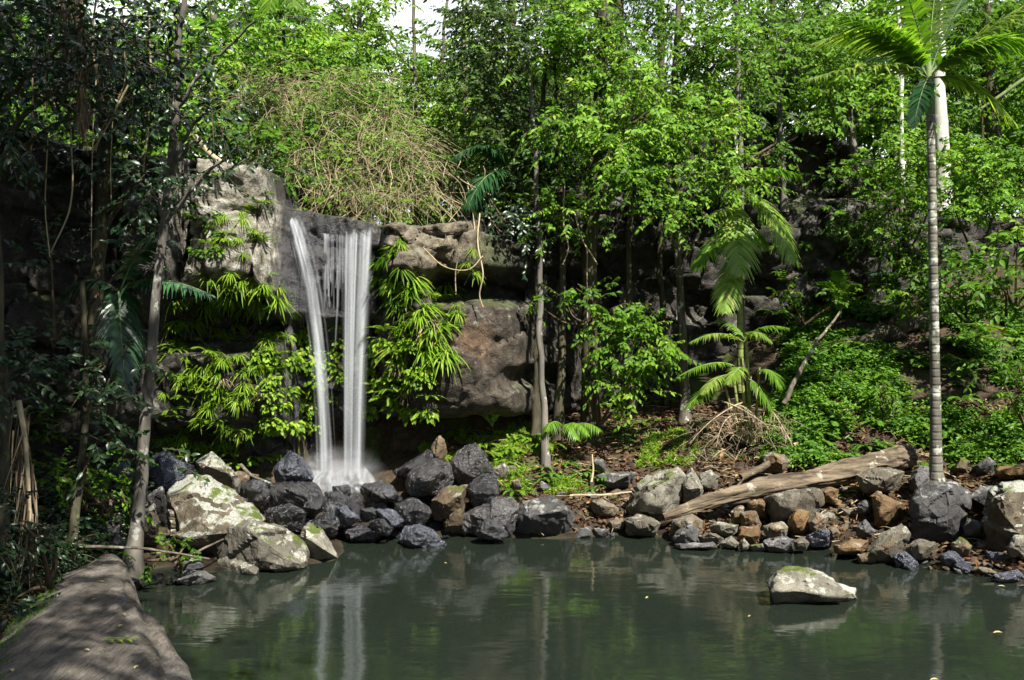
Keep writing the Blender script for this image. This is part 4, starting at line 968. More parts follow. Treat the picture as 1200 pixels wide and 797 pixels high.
tree('rainforest_tree', 'second thin shaded trunk close beside the pale brown trunk',
     [(783, 490, 17.2, 5), (778, 400, 17.2, 4), (773, 300, 17.2, 3.4), (770, 180, 17.2, 3)],
     [bl(760, 100, 16.8, 40, 40)], 'leaf_mid', 'bark_dark', leaf=.112, wid=.40, dens=67)
tree('rainforest_tree', 'thin bare straight trunk rising above the lime palm',
     [(872, 430, 17.2, 4), (870, 330, 17.2, 3.6), (868, 200, 17.2, 3.5), (865, 100, 17.2, 3.3), (862, -40, 17.2, 3)],
     [bl(845, -30, 17, 45, 30), bl(880, 20, 17.3, 25, 25)], 'leaf_mid', 'bark_grey', leaf=.112, wid=.40, dens=67)
# hanging leafy branch in the sun
t = shrub('leafy_sapling', 'bright hanging leafy spray low before the thick dark trunk', (697, 505, 15.5), [bl(735, 395, 14.9, 30, 28), bl(745, 430, 14.85, 28, 26), bl(722, 405, 14.9, 26, 26), bl(755, 405, 14.9, 22, 22), bl(738, 462, 14.9, 16, 18), bl(705, 372, 15.0, 18, 16), bl(715, 440, 15, 16, 16)], 'leaf_bright', stems=4, leaf=.125, dens=105, hang=.3, droop=.75, sub=.2, cat='sapling')
t = shrub('leafy_sapling', 'sparse leafy twig reaching in front of the slender trunks', (692, 380, 15.6), [bl(655, 345, 15.0, 16, 8), bl(628, 355, 15.0, 12, 12), bl(678, 335, 15.1, 16, 9), bl(700, 345, 15.1, 14, 10)], 'leaf_mid', stems=4, leaf=.12, dens=42, sub=.16, cat='sapling')
# --- trees along the cliff top behind the fall
def topz(px, Y): 
    x = (px - 600) / F * Y; return float(gz([x], [Y])[0])
def rim_tree(label, px, Y, top, rpx, blobs, mat='leaf_pale', bark='bark', lean=0, **kw):
    z0 = topz(px, Y); py0 = 398.5 - (z0 - CAM_Z) / Y * F
    return tree('rainforest_tree', label, [(px, py0, Y, rpx), (px + lean * .4, (py0 + top) / 2, Y, rpx * .85), (px + lean, top, Y, rpx * .6)], blobs, mat, bark, 'trees on the cliff top', limbs=True, fine=False, **kw)
rim_tree('pale green slim tree on the cliff top between fall and tall trees', 545, 18, -40, 3.4, [bl(540, 60, 18, 36, 50), bl(520, 150, 17.8, 34, 36), bl(560, 130, 17.8, 30, 40), bl(550, -10, 18, 40, 40)], leaf=.15, dens=40)
rim_tree('thin trunked tree with airy foliage against the bright sky gap', 486, 19, -60, 2.6, [bl(470, 110, 19, 36, 30), bl(500, 165, 18.6, 34, 26), bl(455, 60, 19.2, 30, 34)], leaf=.14, dens=34)
rim_tree('leaning thin tree beside the bright sky gap', 512, 20, -60, 2.4, [bl(528, 95, 20, 22, 30), bl(500, 200, 18, 36, 26)], lean=14, leaf=.14, dens=34)
rim_tree('bushy tree above the brown vine mound', 420, 19.5, -60, 4, [bl(420, 60, 19, 50, 50), bl(395, 10, 19.4, 50, 40), bl(440, 0, 19.4, 30, 40), bl(450, 130, 18.6, 30, 26)], leaf=.15, dens=46)
rim_tree('yellow green bushy tree beyond the pale cliff block', 330, 19, -60, 4.5, [bl(330, 40, 18.6, 56, 46), bl(290, 80, 18.3, 46, 40), bl(370, 80, 18.3, 42, 34), bl(300, -10, 19, 60, 40)], 'leaf_bright', leaf=.15, dens=50)
rim_tree('bright tree behind the hanging dark foliage beyond the pale block', 250, 18, -80, 5, [bl(250, 40, 17.5, 48, 46), bl(235, 110, 17, 40, 44), bl(270, 150, 16.6, 40, 30), bl(200, 60, 17.6, 40, 46)], 'leaf_bright', leaf=.15, dens=50)
rim_tree('dark crowned tree deep behind the tall middle trees', 600, 20, -80, 6, [bl(600, 60, 19.5, 55, 60), bl(580, 170, 18.5, 40, 40), bl(640, 130, 19, 50, 50)], 'leaf_shade_tone', 'bark_dark', leaf=.16, dens=40)
rim_tree('thick dark trunk high against the blue sky gap', 722, 21, -90, 10, [bl(700, 100, 20.4, 60, 50), bl(690, 20, 20.6, 50, 50), bl(650, -20, 20.6, 60, 40)], 'leaf_shade_tone', 'bark_dark', leaf=.16, dens=38)
rim_tree('shaded tree behind the blue sky gap', 775, 23, -90, 5, [bl(790, 120, 22, 60, 46), bl(745, 150, 21.5, 50, 40), bl(800, 10, 23, 30, 24)], 'leaf_shade_tone', 'bark_dark', leaf=.17, dens=34)
rim_tree('dark tree on the cliff top above the dark wall', 905, 21, -80, 4, [bl(900, 60, 20.8, 42, 60), bl(880, 130, 20.4, 36, 30), bl(940, 0, 21, 50, 40)], 'leaf_shade_tone', 'bark_dark', leaf=.17, dens=40)
RS = ['yellow green bush on the cliff top beyond the pale block', 'pale green bush on the cliff top behind the vine mound', 'bush on the cliff top under the bright sky gap', 'shaded bush on the cliff top behind the tall trees', 'bush on the cliff top above the dark wall', 'bush on the hillside behind the white trunk']
for k, (px, Y, py, rx, ry, m, li) in enumerate([(215, 16.6, 130, 44, 44, 'leaf_bright', 0), (165, 16.4, 120, 44, 50, 'leaf_mid', 0), (110, 16, 110, 44, 50, 'leaf_mid', 0), (262, 17.5, 100, 50, 46, 'leaf_bright', 0), (300, 17.5, 130, 48, 40, 'leaf_bright', 0), (345, 18.2, 95, 50, 46, 'leaf_pale', 0), (385, 18.4, 110, 50, 50, 'leaf_pale', 1), (425, 18.4, 130, 50, 46, 'leaf_pale', 1), (455, 18, 165, 44, 40, 'leaf_pale', 1), (500, 18.6, 185, 46, 34, 'leaf_pale', 2), (540, 18, 205, 44, 34, 'leaf_mid', 2), (480, 19.5, 140, 36, 40, 'leaf_pale', 2), (555, 19.4, 120, 40, 46, 'leaf_shade_tone', 3), (600, 18.6, 190, 50, 46, 'leaf_shade_tone', 3), (650, 19, 170, 50, 50, 'leaf_shade_tone', 3), (700, 20, 160, 54, 50, 'leaf_shade_tone', 3), (750, 20.5, 175, 54, 46, 'leaf_shade_tone', 3), (800, 20.5, 150, 54, 46, 'leaf_mid', 4), (850, 20.5, 130, 50, 50, 'leaf_shade_tone', 4), (900, 20.5, 95, 50, 56, 'leaf_shade_tone', 4), (950, 20.5, 90, 50, 56, 'leaf_bright', 4), (1000, 20.5, 70, 50, 50, 'leaf_mid', 4), (1050, 20.2, 100, 50, 60, 'leaf_mid', 5), (1100, 21, 60, 50, 50, 'leaf_mid', 5), (1090, 20, 170, 44, 50, 'leaf_mid', 5), (1150, 22, 40, 50, 40, 'leaf_mid', 5), (1210, 20, 120, 40, 50, 'leaf_mid', 5)]):
    g = topz(px, Y); shrub('rim_bush', RS[li], (px, 398.5 - (g - CAM_Z) / Y * F, Y), [bl(px, py, Y, rx, ry), bl(px + rng.uniform(-16, 16), py + ry * .7, Y - .3, rx * .8, ry * .7), bl(px + rng.uniform(-16, 16), py - ry * .6, Y + .2, rx * .7, ry * .6)], m, RS[li].replace('bush', 'bushes', 1), stems=3, cat='bush', leaf=.17, dens=42, fine=False, sub=.32)
# --- right hand trees on the wall and slope
tree('rainforest_tree', 'thin grey trunk against the dark wall with bright crown above',
     [(919, 240, 17.9, 3.4), (918, 180, 17.9, 3.0), (915, 120, 17.9, 2.8), (914, 60, 17.8, 2.5)],
     [bl(930, 50, 17.4, 42, 26), bl(905, 95, 17.4, 22, 30), bl(960, 65, 17.3, 34, 24), bl(945, 20, 17.6, 40, 22)], 'leaf_bright', 'bark_grey', leaf=.14, dens=50)
tree('rainforest_tree', 'short pale stem with flat bright crown on the ledge of the dark wall',
     [(1003, 192, 17.9, 4), (999, 160, 17.9, 3.6), (995, 125, 17.8, 3.2), (1000, 95, 17.7, 2.5)],
     [bl(1005, 112, 17.3, 40, 18), bl(960, 105, 17.3, 34, 18), bl(975, 135, 17.2, 40, 14), bl(1040, 120, 17.3, 28, 22), bl(990, 70, 17.6, 34, 24)], 'leaf_bright', 'bark_grey', leaf=.14, dens=56)
tree('rainforest_tree', 'smooth white trunk behind the tall palm crown',
     [(1105, 240, 18.2, 8.6), (1103, 160, 18.2, 8.2), (1100, 80, 18.2, 7.8), (1096, -20, 18.2, 7), (1095, -80, 18.2, 6)],
     [bl(1060, -20, 18.4, 60, 40), bl(1130, -10, 18.4, 50, 40)], 'leaf_mid', 'bark_pale', leaf=.15, dens=40)
tree('rainforest_tree', 'thin pale stem rising from the shrubs beside the tall palm',
     [(1058, 240, 17.6, 3.2), (1056, 160, 17.6, 2.8), (1055, 60, 17.6, 2.4), (1050, -20, 17.6, 2)],
     [bl(1045, 40, 17.6, 34, 40), bl(1070, 0, 17.8, 40, 36), bl(1025, 70, 17.6, 26, 26)], 'leaf_bright', 'bark_pale', leaf=.14, dens=44)
tree('rainforest_tree', 'dark shaded tree on the red bank behind the white trunk',
     [(1165, 170, 20.5, 9), (1160, 110, 20.5, 8), (1150, 0, 20.5, 7)],
     [bl(1180, 20, 20, 50, 40), bl(1140, 60, 20.2, 34, 34), bl(1200, 90, 19.6, 24, 40)], 'leaf_mid', 'bark_dark', leaf=.16, dens=42)
shrub('shrub', 'rounded bright shrub between tall palm and frame edge', (1150, 300, 16.6), [bl(1145, 200, 16.3, 48, 42), bl(1120, 235, 16.2, 36, 36), bl(1165, 245, 16.1, 40, 36), bl(1185, 205, 16.3, 34, 40), bl(1130, 185, 16.4, 30, 30)], 'leaf_bright', leaf=.105, dens=95, twig=.28, sub=.24)
shrub('shrub', 'bright leafy shrub beside the palm trunk against the dark wall', (1050, 320, 17.2), [bl(1050, 185, 16.9, 36, 30), bl(1030, 215, 16.8, 30, 34), bl(1065, 235, 16.7, 34, 36), bl(1105, 195, 16.9, 26, 30), bl(1035, 265, 16.7, 28, 26), bl(1070, 280, 16.6, 28, 28)], 'leaf_bright', leaf=.105, dens=85, twig=.28, sub=.24)
shrub('shrub', 'loose shrub with broad shining leaves by the frame edge', (1185, 370, 15.2), [bl(1180, 300, 15, 34, 24), bl(1195, 270, 15, 28, 30), bl(1150, 320, 15.1, 26, 22), bl(1200, 340, 14.9, 26, 22)], 'leaf_bright', leaf=.17, dens=46, twig=.4)
shrub('shrub', 'low shaded shrub under the rounded bright shrub', (1130, 380, 16.2), [bl(1120, 315, 16.1, 34, 24), bl(1095, 350, 16, 26, 20), bl(1140, 350, 15.9, 26, 18), bl(1080, 320, 16.2, 26, 24), bl(1170, 360, 15.8, 26, 18), bl(1110, 280, 16.3, 30, 24)], 'leaf_mid', leaf=.12, dens=70)
shrub('shrub', 'small leafy shrub at the base of the dark wall', (940, 380, 17.4), [bl(925, 340, 17.2, 20, 20), bl(950, 345, 17.2, 18, 16), bl(1015, 330, 17.2, 20, 16)], 'leaf_mid', leaf=.11, dens=40, sub=.2)
shrub('shrub', 'green bush above the rim beside the vine mound', (520, 250, 16), [bl(490, 232, 15.8, 26, 16), bl(520, 215, 16, 30, 20), bl(470, 205, 16.2, 28, 20), bl(535, 245, 15.7, 18, 12), bl(470, 250, 15.6, 22, 12)], 'leaf_mid', leaf=.11, dens=60, sub=.22)
shrub('shrub', 'glossy green bush over the pale cliff block', (300, 210, 14.6), [bl(320, 180, 14.6, 26, 26), bl(295, 165, 14.8, 26, 22), bl(335, 215, 14.6, 16, 18), bl(270, 150, 15, 26, 20)], 'leaf_mid', leaf=.13, dens=60, sub=.22)
shrub('shrub', 'dark drooping bush over the rock slot above the brown overhang', (610, 290, 15.4), [bl(590, 250, 15.1, 28, 26), bl(610, 275, 15.1, 22, 22), bl(570, 225, 15.3, 26, 24), bl(630, 290, 15.1, 16, 14)], 'leaf_dark', leaf=.12, dens=60, sub=.22, hang=.25)
shrub('shrub', 'leafy branch shrub filling the frame edge above the stony slope', (1205, 500, 14.2), [bl(1195, 430, 14, 26, 24), bl(1180, 400, 14.2, 22, 18), bl(1205, 460, 13.9, 22, 24)], 'leaf_mid', leaf=.11, dens=60, sub=.2)
shrub('shrub', 'young sapling with sparse leaves in the ground cover uphill of the palm foot', (1040, 500, 15.2), [bl(1035, 450, 15.1, 16, 16), bl(1050, 465, 15, 12, 12)], 'leaf_mid', leaf=.11, dens=60, sub=.15)
shrub('creeper', 'leafy creeper hanging over the dark wall behind the lime palm', (920, 165, 18), [bl(840, 215, 17.3, 26, 26, .4), bl(870, 190, 17.4, 26, 20, .4), bl(905, 175, 17.5, 26, 14, .4)], 'leaf_mid', cat='creeper', leaf=.11, dens=60, sub=.25, hang=.3)
shrub('creeper', 'leafy creeper hanging down the dark wall beside the shrubs', (1000, 190, 18), [bl(1010, 215, 17.5, 26, 26, .4), bl(990, 250, 17.3, 22, 22, .4), bl(960, 205, 17.5, 26, 14, .4), bl(1025, 270, 17.2, 22, 20, .4)], 'leaf_mid', cat='creeper', leaf=.11, dens=55, sub=.25, hang=.3)
# --- left: shaded trees
tree('leaning_tree', 'slender lichen grey trunk leaning beside the near end of the pool',
     [(154, 664, 10.6, 10), (159, 610, 10.6, 7.6), (168, 520, 10.5, 6.2), (176, 430, 10.4, 5.8), (184, 330, 10.3, 5.4), (194, 230, 10.2, 5.0), (206, 120, 10.1, 4.2), (216, -20, 10, 3.2)],
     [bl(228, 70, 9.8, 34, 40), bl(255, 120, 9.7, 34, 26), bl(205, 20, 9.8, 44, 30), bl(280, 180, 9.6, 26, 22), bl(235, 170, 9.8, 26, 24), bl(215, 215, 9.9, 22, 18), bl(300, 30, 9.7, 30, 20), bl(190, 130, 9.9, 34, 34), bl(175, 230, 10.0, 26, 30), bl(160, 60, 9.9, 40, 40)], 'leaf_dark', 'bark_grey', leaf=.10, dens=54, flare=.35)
tree('shaded_tree', 'thin sapling trunk leaning in the undergrowth behind the smooth log',
     [(80, 665, 9.8, 6), (86, 600, 9.9, 5), (96, 520, 10.1, 4.2), (100, 440, 10.2, 3.6), (96, 330, 10.2, 3)],
     [bl(95, 470, 10, 44, 36), bl(60, 430, 10, 40, 36), bl(120, 520, 9.9, 36, 26), bl(130, 430, 10.2, 30, 30)], 'leaf_dark', 'bark_dark', leaf=.11, dens=50)
tree('shaded_tree', 'dark old trunk wrapped in dead fronds at the frame edge',
     [(2, 720, 9.3, 11), (4, 620, 9.4, 9), (6, 520, 9.5, 8), (2, 430, 9.5, 7), (-10, 250, 9.5, 6.5), (-30, 50, 9.5, 6)],
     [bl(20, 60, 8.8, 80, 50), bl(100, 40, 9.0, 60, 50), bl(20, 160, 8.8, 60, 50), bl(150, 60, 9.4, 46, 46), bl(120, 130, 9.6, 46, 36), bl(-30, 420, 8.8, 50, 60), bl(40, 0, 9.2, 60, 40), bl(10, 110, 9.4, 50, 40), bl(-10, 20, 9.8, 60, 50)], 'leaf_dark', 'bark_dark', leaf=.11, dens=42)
tree('shaded_tree', 'deeply shaded tree on the dark wall behind the leaning trunk',
     [(110, 480, 12.4, 10), (112, 380, 12.4, 8), (118, 240, 12.3, 7), (125, 60, 12.2, 6)],
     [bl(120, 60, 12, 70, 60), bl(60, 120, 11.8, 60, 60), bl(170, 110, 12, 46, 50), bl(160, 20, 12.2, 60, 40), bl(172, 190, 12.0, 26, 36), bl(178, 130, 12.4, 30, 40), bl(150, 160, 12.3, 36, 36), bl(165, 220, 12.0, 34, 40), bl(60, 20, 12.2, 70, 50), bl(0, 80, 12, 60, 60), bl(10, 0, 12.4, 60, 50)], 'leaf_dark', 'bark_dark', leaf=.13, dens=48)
shrub('shrub', 'dark glossy shrub sprawling on the dim slope under the shaded wall', (60, 400, 11.4), [bl(50, 300, 11.2, 50, 16), bl(110, 400, 11.2, 36, 20), bl(30, 410, 11, 46, 24), bl(150, 300, 11.4, 24, 14)], 'leaf_dark', leaf=.11, dens=44)
shrub('shrub', 'dim undergrowth shrub beside the leaning grey trunk', (120, 600, 11.2), [bl(120, 560, 11, 30, 22), bl(95, 590, 10.8, 24, 22), bl(135, 585, 11.2, 18, 14), bl(60, 560, 10.4, 36, 36)], 'leaf_mid', leaf=.09, dens=64, sub=.18, twig=.25)
shrub('shrub', 'low leafy plants at the foot of the leaning grey trunk', (195, 655, 10.7), [bl(190, 645, 10.6, 22, 10), bl(205, 655, 10.6, 16, 8), bl(172, 660, 10.4, 10, 9), bl(215, 640, 10.8, 14, 8)], 'leaf_mid', leaf=.07, dens=90, sub=.10, twig=.18)
shrub('shrub', 'dark weeds between dead frond skirt and smooth log', (60, 690, 8.6), [bl(40, 660, 8.4, 40, 30), bl(70, 640, 9, 26, 22), bl(10, 700, 8, 36, 30), bl(-10, 620, 8, 40, 50)], 'leaf_dark', leaf=.08, dens=80, sub=.18, twig=.25)
# unseen trees added behind and above the viewer, crowns shaped to shade the near bank
def shade_tree(label, base, blobs, mat='leaf_mid', dens=36):
    blobs = [(np.array(c, float) + np.array([.4, -.95, 0]), np.array(r, float)) for c, r in blobs]
    b0 = np.array([base[0], base[1], float(gz([base[0]], [base[1]])[0]) - .1])
    t = thing('unseen_shade_tree', label, 'tree', tuple(b0), 'unseen trees added behind the viewer')
    top = np.mean([c for c, r in blobs], 0)
    p = catmull([b0, b0 * .4 + top * .6 + np.array([.2, 0, 0]), top], 20); mb = MB(); add_tube(mb, p, np.linspace(.3, .1, 20), 10, rough=.15); mb.build('trunk', M['bark'], t, b0)
    for c, r in blobs:
        q = catmull([p[12], p[12] * .4 + c * .6 + np.array([0, 0, .2]), c], 10); mb = MB(); add_tube(mb, q, np.linspace(.09, .02, 10), 6); mb.build('branch', M['bark'], t, b0)
    mb = MB(); crown_fill(mb, [(np.array(c, float), np.array(r, float)) for c, r in blobs], dens=dens, leaf=.26, n=9, twig=.7, fine=False, sub=.6, face=(0, 0, 1)); mb.build('crown', [M[mat], M['twig']], t, b0)
SHADE = [('unseen broad crowned forest tree added to shade the smooth log', (-9, 3), [((-5.5, 5.5, 9.5), (2.2, 2.2, 1)), ((-3.2, 3.6, 9.8), (1.8, 2, .9)), ((-7.5, 7.5, 9.4), (2, 2, 1.1)), ((-7.5, 4.2, 9.6), (2, 2, 1.2)), ((-4.6, 7.4, 9.8), (1.5, 1.5, .8)), ((-2.7, 5.5, 9.6), (1.2, 1.6, .8)), ((-4.9, 9.2, 9.8), (1.1, 1.2, .7)), ((-6.0, 9.6, 9.8), (1.6, 1.4, .9)), ((-7.4, 9.6, 9.8), (1.5, 1.4, .9)), ((-6.6, 8.2, 9.7), (1.5, 1.4, .9))], 'leaf_mid', 62),
         ('unseen forest tree added behind the viewer to shade the near water', (-3, -6), [((-1.8, 2.0, 9.5), (1.8, 1.8, 1)), ((-3.5, .2, 9.8), (2.2, 2, 1.2)), ((-.2, -.2, 10), (1.8, 1.6, 1)), ((-5.5, 2.5, 9.6), (2, 2, 1))])]
for s in SHADE: shade_tree(*s)
# ---------------------------------------------------------------- palms
def frond_mesh(B, Cc, E, nl=48, leaf=.42, wid=.048, mat_l='palm', droop=.35, fwd=.55, rach=.014, tw=0.0, dens=1.0, start=.12):
    s = np.linspace(0, 1, 18)[:, None]
    B, Cc, E = map(np.asarray, (B, Cc, E))
    curve = lambda u: (1 - u) ** 2 * B + 2 * u * (1 - u) * Cc + u * u * E
    p = curve(s)
    mb = MB(); add_tube(mb, p, np.linspace(rach, .003, 18), 6, 1)
    u = np.linspace(start, .99, nl)
    q = curve(u[:, None]); T = norm(2 * (1 - u[:, None]) * (Cc - B) + 2 * u[:, None] * (E - Cc))
    side = norm(np.cross(T, np.array([.02, .03, 1.0])))
    if tw: side = norm(side * math.cos(tw) + np.cross(T, side) * math.sin(tw))
    nrm = np.cross(side, T)
    prof = np.sin(np.clip((u - start) / (1 - start) * .86 + .14, 0, 1) * math.pi) ** .6
    for sg in (1, -1):
        k = rng.random(nl) < dens
        D = side * sg * .85 + T * (fwd + .5 * u[:, None] ** 3) + nrm * rng.uniform(.0, .25, (nl, 1)) + rng.normal(0, .05, (nl, 3))
        strips(mb, q[k], D[k], (leaf * prof * rng.uniform(.88, 1.08, nl))[k], wid, droop * rng.uniform(.6, 1.5, nl)[k], 5, up=nrm[k], mat=0, prof='leaf', tint=np.clip(rng.normal(.5, .22, nl), 0, 1)[k])
    return mb
def frond(t, O, B, Cc, E, mat='palm', stem='shaft', **kw):
    mb = frond_mesh(W(*B), W(*Cc), W(*E), **kw); return mb.build('frond', [M[mat], M[stem]], t, O)

# tall slender palm
t = thing('palm_tree', 'tall slender ringed palm with feathery crown rising beside the round boulder', 'palm', tuple(W(1098, 562, 13.6)))
O = np.array(t.location)
p, r = trunk_pts([(1098, 570, 13.6, 13), (1097, 548, 13.6, 7.2), (1096, 450, 13.6, 5.6), (1094, 340, 13.55, 5.2), (1092, 220, 13.5, 4.8), (1090, 130, 13.5, 4.4)], 60)
mb = MB(); add_tube(mb, p, r, 16, rough=.05, cap=True); mb.build('trunk', M['palm_bark'], t, O)
p, r = trunk_pts([(1090, 134, 13.5, 5.4), (1089, 110, 13.5, 5.6), (1088, 85, 13.5, 4.0), (1088, 60, 13.5, 2)], 16)
mb = MB(); add_tube(mb, p, r, 14, cap=True); mb.build('crownshaft', M['shaft'], t, O)
for k in range(6):
    a = rng.uniform(0, 6.28); q = catmull([W(1097, 556, 13.6), W(1097, 558, 13.6) + np.array([.10 * math.cos(a), .10 * math.sin(a), -.04]), W(1097, 566, 13.6) + np.array([.22 * math.cos(a), .22 * math.sin(a), -.15])], 8)
    mb = MB(); add_tube(mb, q, np.linspace(.045, .015, 8), 6, cap=True); mb.build('root', M['palm_bark'], t, O)
c0 = (1088, 92, 13.5)
frond(t, O, c0, (1050, 14, 13.3), (950, 52, 13.0), 'palm_sunlit_tone', leaf=.58, droop=.4, nl=64, wid=.06)
frond(t, O, c0, (1040, 62, 13.2), (944, 94, 12.6), 'palm_sunlit_tone', leaf=.44, droop=.45, nl=50, wid=.055)
frond(t, O, c0, (1070, -20, 13.4), (1030, -62, 13.2), 'palm', leaf=.5, droop=.4, nl=44)
frond(t, O, c0, (1092, -40, 13.7), (1120, -100, 13.9), 'palm_sunlit_tone', leaf=.5, droop=.35, nl=44)
frond(t, O, c0, (1120, -10, 13.6), (1165, -46, 13.8), 'palm', leaf=.5, droop=.4, nl=44)
frond(t, O, c0, (1130, 50, 13.3), (1215, 0, 13.2), 'palm_sunlit_tone', leaf=.66, droop=.4, nl=64, wid=.06)
frond(t, O, c0, (1135, 30, 13.0), (1230, 55, 12.6), 'palm', leaf=.6, droop=.4, nl=60, wid=.06)
frond(t, O, c0, (1050, 30, 13.0), (985, 20, 12.5), 'palm', leaf=.55, droop=.4, nl=60, wid=.06)
frond(t, O, c0, (1140, 80, 13.4), (1192, 148, 13.0), 'palm_sunlit_tone', leaf=.4, droop=.5, nl=48)
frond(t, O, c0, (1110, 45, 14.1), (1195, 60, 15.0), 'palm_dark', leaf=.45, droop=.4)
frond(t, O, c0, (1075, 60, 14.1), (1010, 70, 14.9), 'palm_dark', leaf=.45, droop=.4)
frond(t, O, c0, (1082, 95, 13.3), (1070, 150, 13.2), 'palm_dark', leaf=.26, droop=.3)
stick('fallen_frond_spear', 'bare palm frond stalk tilting in from the frame edge beside the tall palm crown', 'palm frond', [(1150, 128, 14.0), (1178, 108, 13.9), (1215, 82, 13.8)], .022, .03, 'shaft')

# lime palm before the dark wall
t = thing('palm_tree', 'lime green palm with arching fronds before the dark rock wall', 'palm', tuple(W(868, 430, 16.3)))
O = np.array(t.location)
p, r = trunk_pts([(868, 460, 16.3, 4), (867, 360, 16.3, 3.4), (866, 250, 16.3, 3.2), (866, 222, 16.3, 3.6)], 24)
mb = MB(); add_tube(mb, p, r, 12, rough=.05); mb.build('trunk', M['cane'], t, O)
c0 = (866, 224, 16.3)
frond(t, O, c0, (890, 186, 16.1), (940, 206, 15.8), 'palm', leaf=.34, droop=.6, nl=50)
frond(t, O, c0, (905, 224, 15.9), (928, 308, 15.4), 'palm_sunlit_tone', leaf=.5, droop=.6, nl=54)
frond(t, O, (862, 236, 16.2), (862, 262, 15.6), (868, 322, 15.2), 'palm_sunlit_tone', leaf=.5, droop=.5, nl=46)
frond(t, O, (860, 262, 16.2), (836, 278, 15.6), (814, 316, 15.3), 'palm', leaf=.34, droop=.55, nl=40)
frond(t, O, (862, 300, 16.1), (852, 318, 15.4), (850, 366, 15.1), 'palm_sunlit_tone', leaf=.36, droop=.5, nl=42)
frond(t, O, c0, (845, 205, 16.6), (810, 240, 17.0), 'palm_dark', leaf=.34, droop=.5)
frond(t, O, (862, 258, 16.2), (885, 262, 15.9), (898, 292, 15.7), 'palm', leaf=.3, droop=.5)
frond(t, O, (862, 246, 16.2), (850, 240, 15.8), (834, 252, 15.5), 'palm_sunlit_tone', leaf=.28, droop=.5, nl=30)

# clump of cane palm
t = thing('cane_palm', 'clump of thin green canes with drooping fronds over dead thatch', 'palm', tuple(W(872, 515, 15.4)))
O = np.array(t.location)
for x0, x1, top, r in ((880, 874, 395, 2.6), (876, 868, 420, 2.2), (870, 858, 430, 2.0), (884, 890, 430, 1.9), (866, 848, 445, 1.7), (874, 880, 440, 1.6)):
    p, rr = trunk_pts([(x0, 518, 15.4, r), ((x0 + x1) / 2, (518 + top) / 2, 15.35, r * .9), (x1, top, 15.3, r * .7)], 16)
    mb = MB(); add_tube(mb, p, rr, 8); mb.build('cane', M['cane'], t, O)
for B, Cc, E, m in (((872, 402, 15.3), (845, 380, 15), (808, 402, 14.8), 'palm_sunlit_tone'), ((862, 430, 15.3), (835, 415, 15), (788, 446, 14.7), 'palm'), ((858, 440, 15.3), (840, 436, 14.9), (822, 462, 14.7), 'palm_sunlit_tone'), ((850, 450, 15.3), (828, 448, 15), (804, 480, 14.7), 'palm'), ((872, 400, 15.3), (890, 375, 15.2), (925, 385, 15), 'palm'), ((874, 402, 15.3), (880, 376, 15), (905, 402, 14.8), 'palm_sunlit_tone'), ((874, 400, 15.4), (858, 372, 15.6), (838, 376, 15.8), 'palm'), ((888, 436, 15.3), (905, 425, 15), (915, 455, 14.9), 'palm'), ((878, 445, 15.3), (893, 450, 15), (905, 484, 14.9), 'palm'), ((868, 432, 15.2), (868, 425, 14.9), (852, 450, 14.7), 'palm_sunlit_tone')):
    frond(t, O, B, Cc, E, m, leaf=.24, droop=.5, nl=34, wid=.03)
for k in range(6):
    a = rng.uniform(808, 930); z0 = 515 + rng.normal(0, 6)
    x0 = rng.uniform(835, 905); y0 = rng.uniform(462, 505); mb = frond_mesh(W(x0, y0, 15.3), W((x0 + a) / 2 + rng.normal(0, 10), y0 + rng.uniform(-12, 18), 15.0), W(a, z0 + rng.uniform(-8, 14), 14.8), nl=22, leaf=.26, wid=.016, droop=.5, dens=.55)
    mb.build('dead_frond', [M['dead'], M['vine_pale']], t, O)

n = 180; P = np.array([W(rng.uniform(808, 932), rng.uniform(485, 535), rng.uniform(14.8, 15.3)) for _ in range(n)])
mb = MB(); strips(mb, P, np.stack([rng.normal(0, .8, n), rng.normal(-.3, .5, n), rng.normal(.05, .55, n)], 1), rng.uniform(.12, .42, n), .014, rng.uniform(.1, .7, n), 4, prof='blade', up=np.array([.1, -1, .2]))
mb.build('thatch', M['dead'], t, O)

# small palms and palm fronds in the shade
def young_palm(label, base, fr, mat, group=None, **kw):
    t = thing('young_palm', label, 'palm', tuple(W(*base)), group); O = np.array(t.location)
    for B, Cc, E in fr: frond(t, O, B, Cc, E, mat, **kw)
    return t
tt = young_palm('shaded blue green palm hanging its fronds behind the leaning trunk', (140, 345, 11.2),
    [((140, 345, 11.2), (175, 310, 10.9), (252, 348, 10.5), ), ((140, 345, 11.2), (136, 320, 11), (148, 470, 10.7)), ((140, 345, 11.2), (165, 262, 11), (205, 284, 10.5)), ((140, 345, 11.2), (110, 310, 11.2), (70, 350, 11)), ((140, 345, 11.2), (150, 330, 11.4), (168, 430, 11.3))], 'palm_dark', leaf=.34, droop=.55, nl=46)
p, rr = trunk_pts([(128, 520, 11.4, 5), (134, 430, 11.3, 4.4), (140, 340, 11.2, 4)], 16); mb = MB(); add_tube(mb, p, rr, 10); mb.build('trunk', M['bark_dark'], tt, np.array(tt.location))
young_palm('blue green palm fronds arching over the dark slot above the brown overhang', (600, 205, 15.6),
    [((600, 205, 15.6), (575, 150, 15.1), (530, 186, 14.8)), ((604, 212, 15.6), (572, 180, 15), (548, 244, 14.7)), ((600, 205, 15.6), (625, 165, 15.4), (650, 190, 15.2))], 'palm_dark', leaf=.42, droop=.55, nl=50)
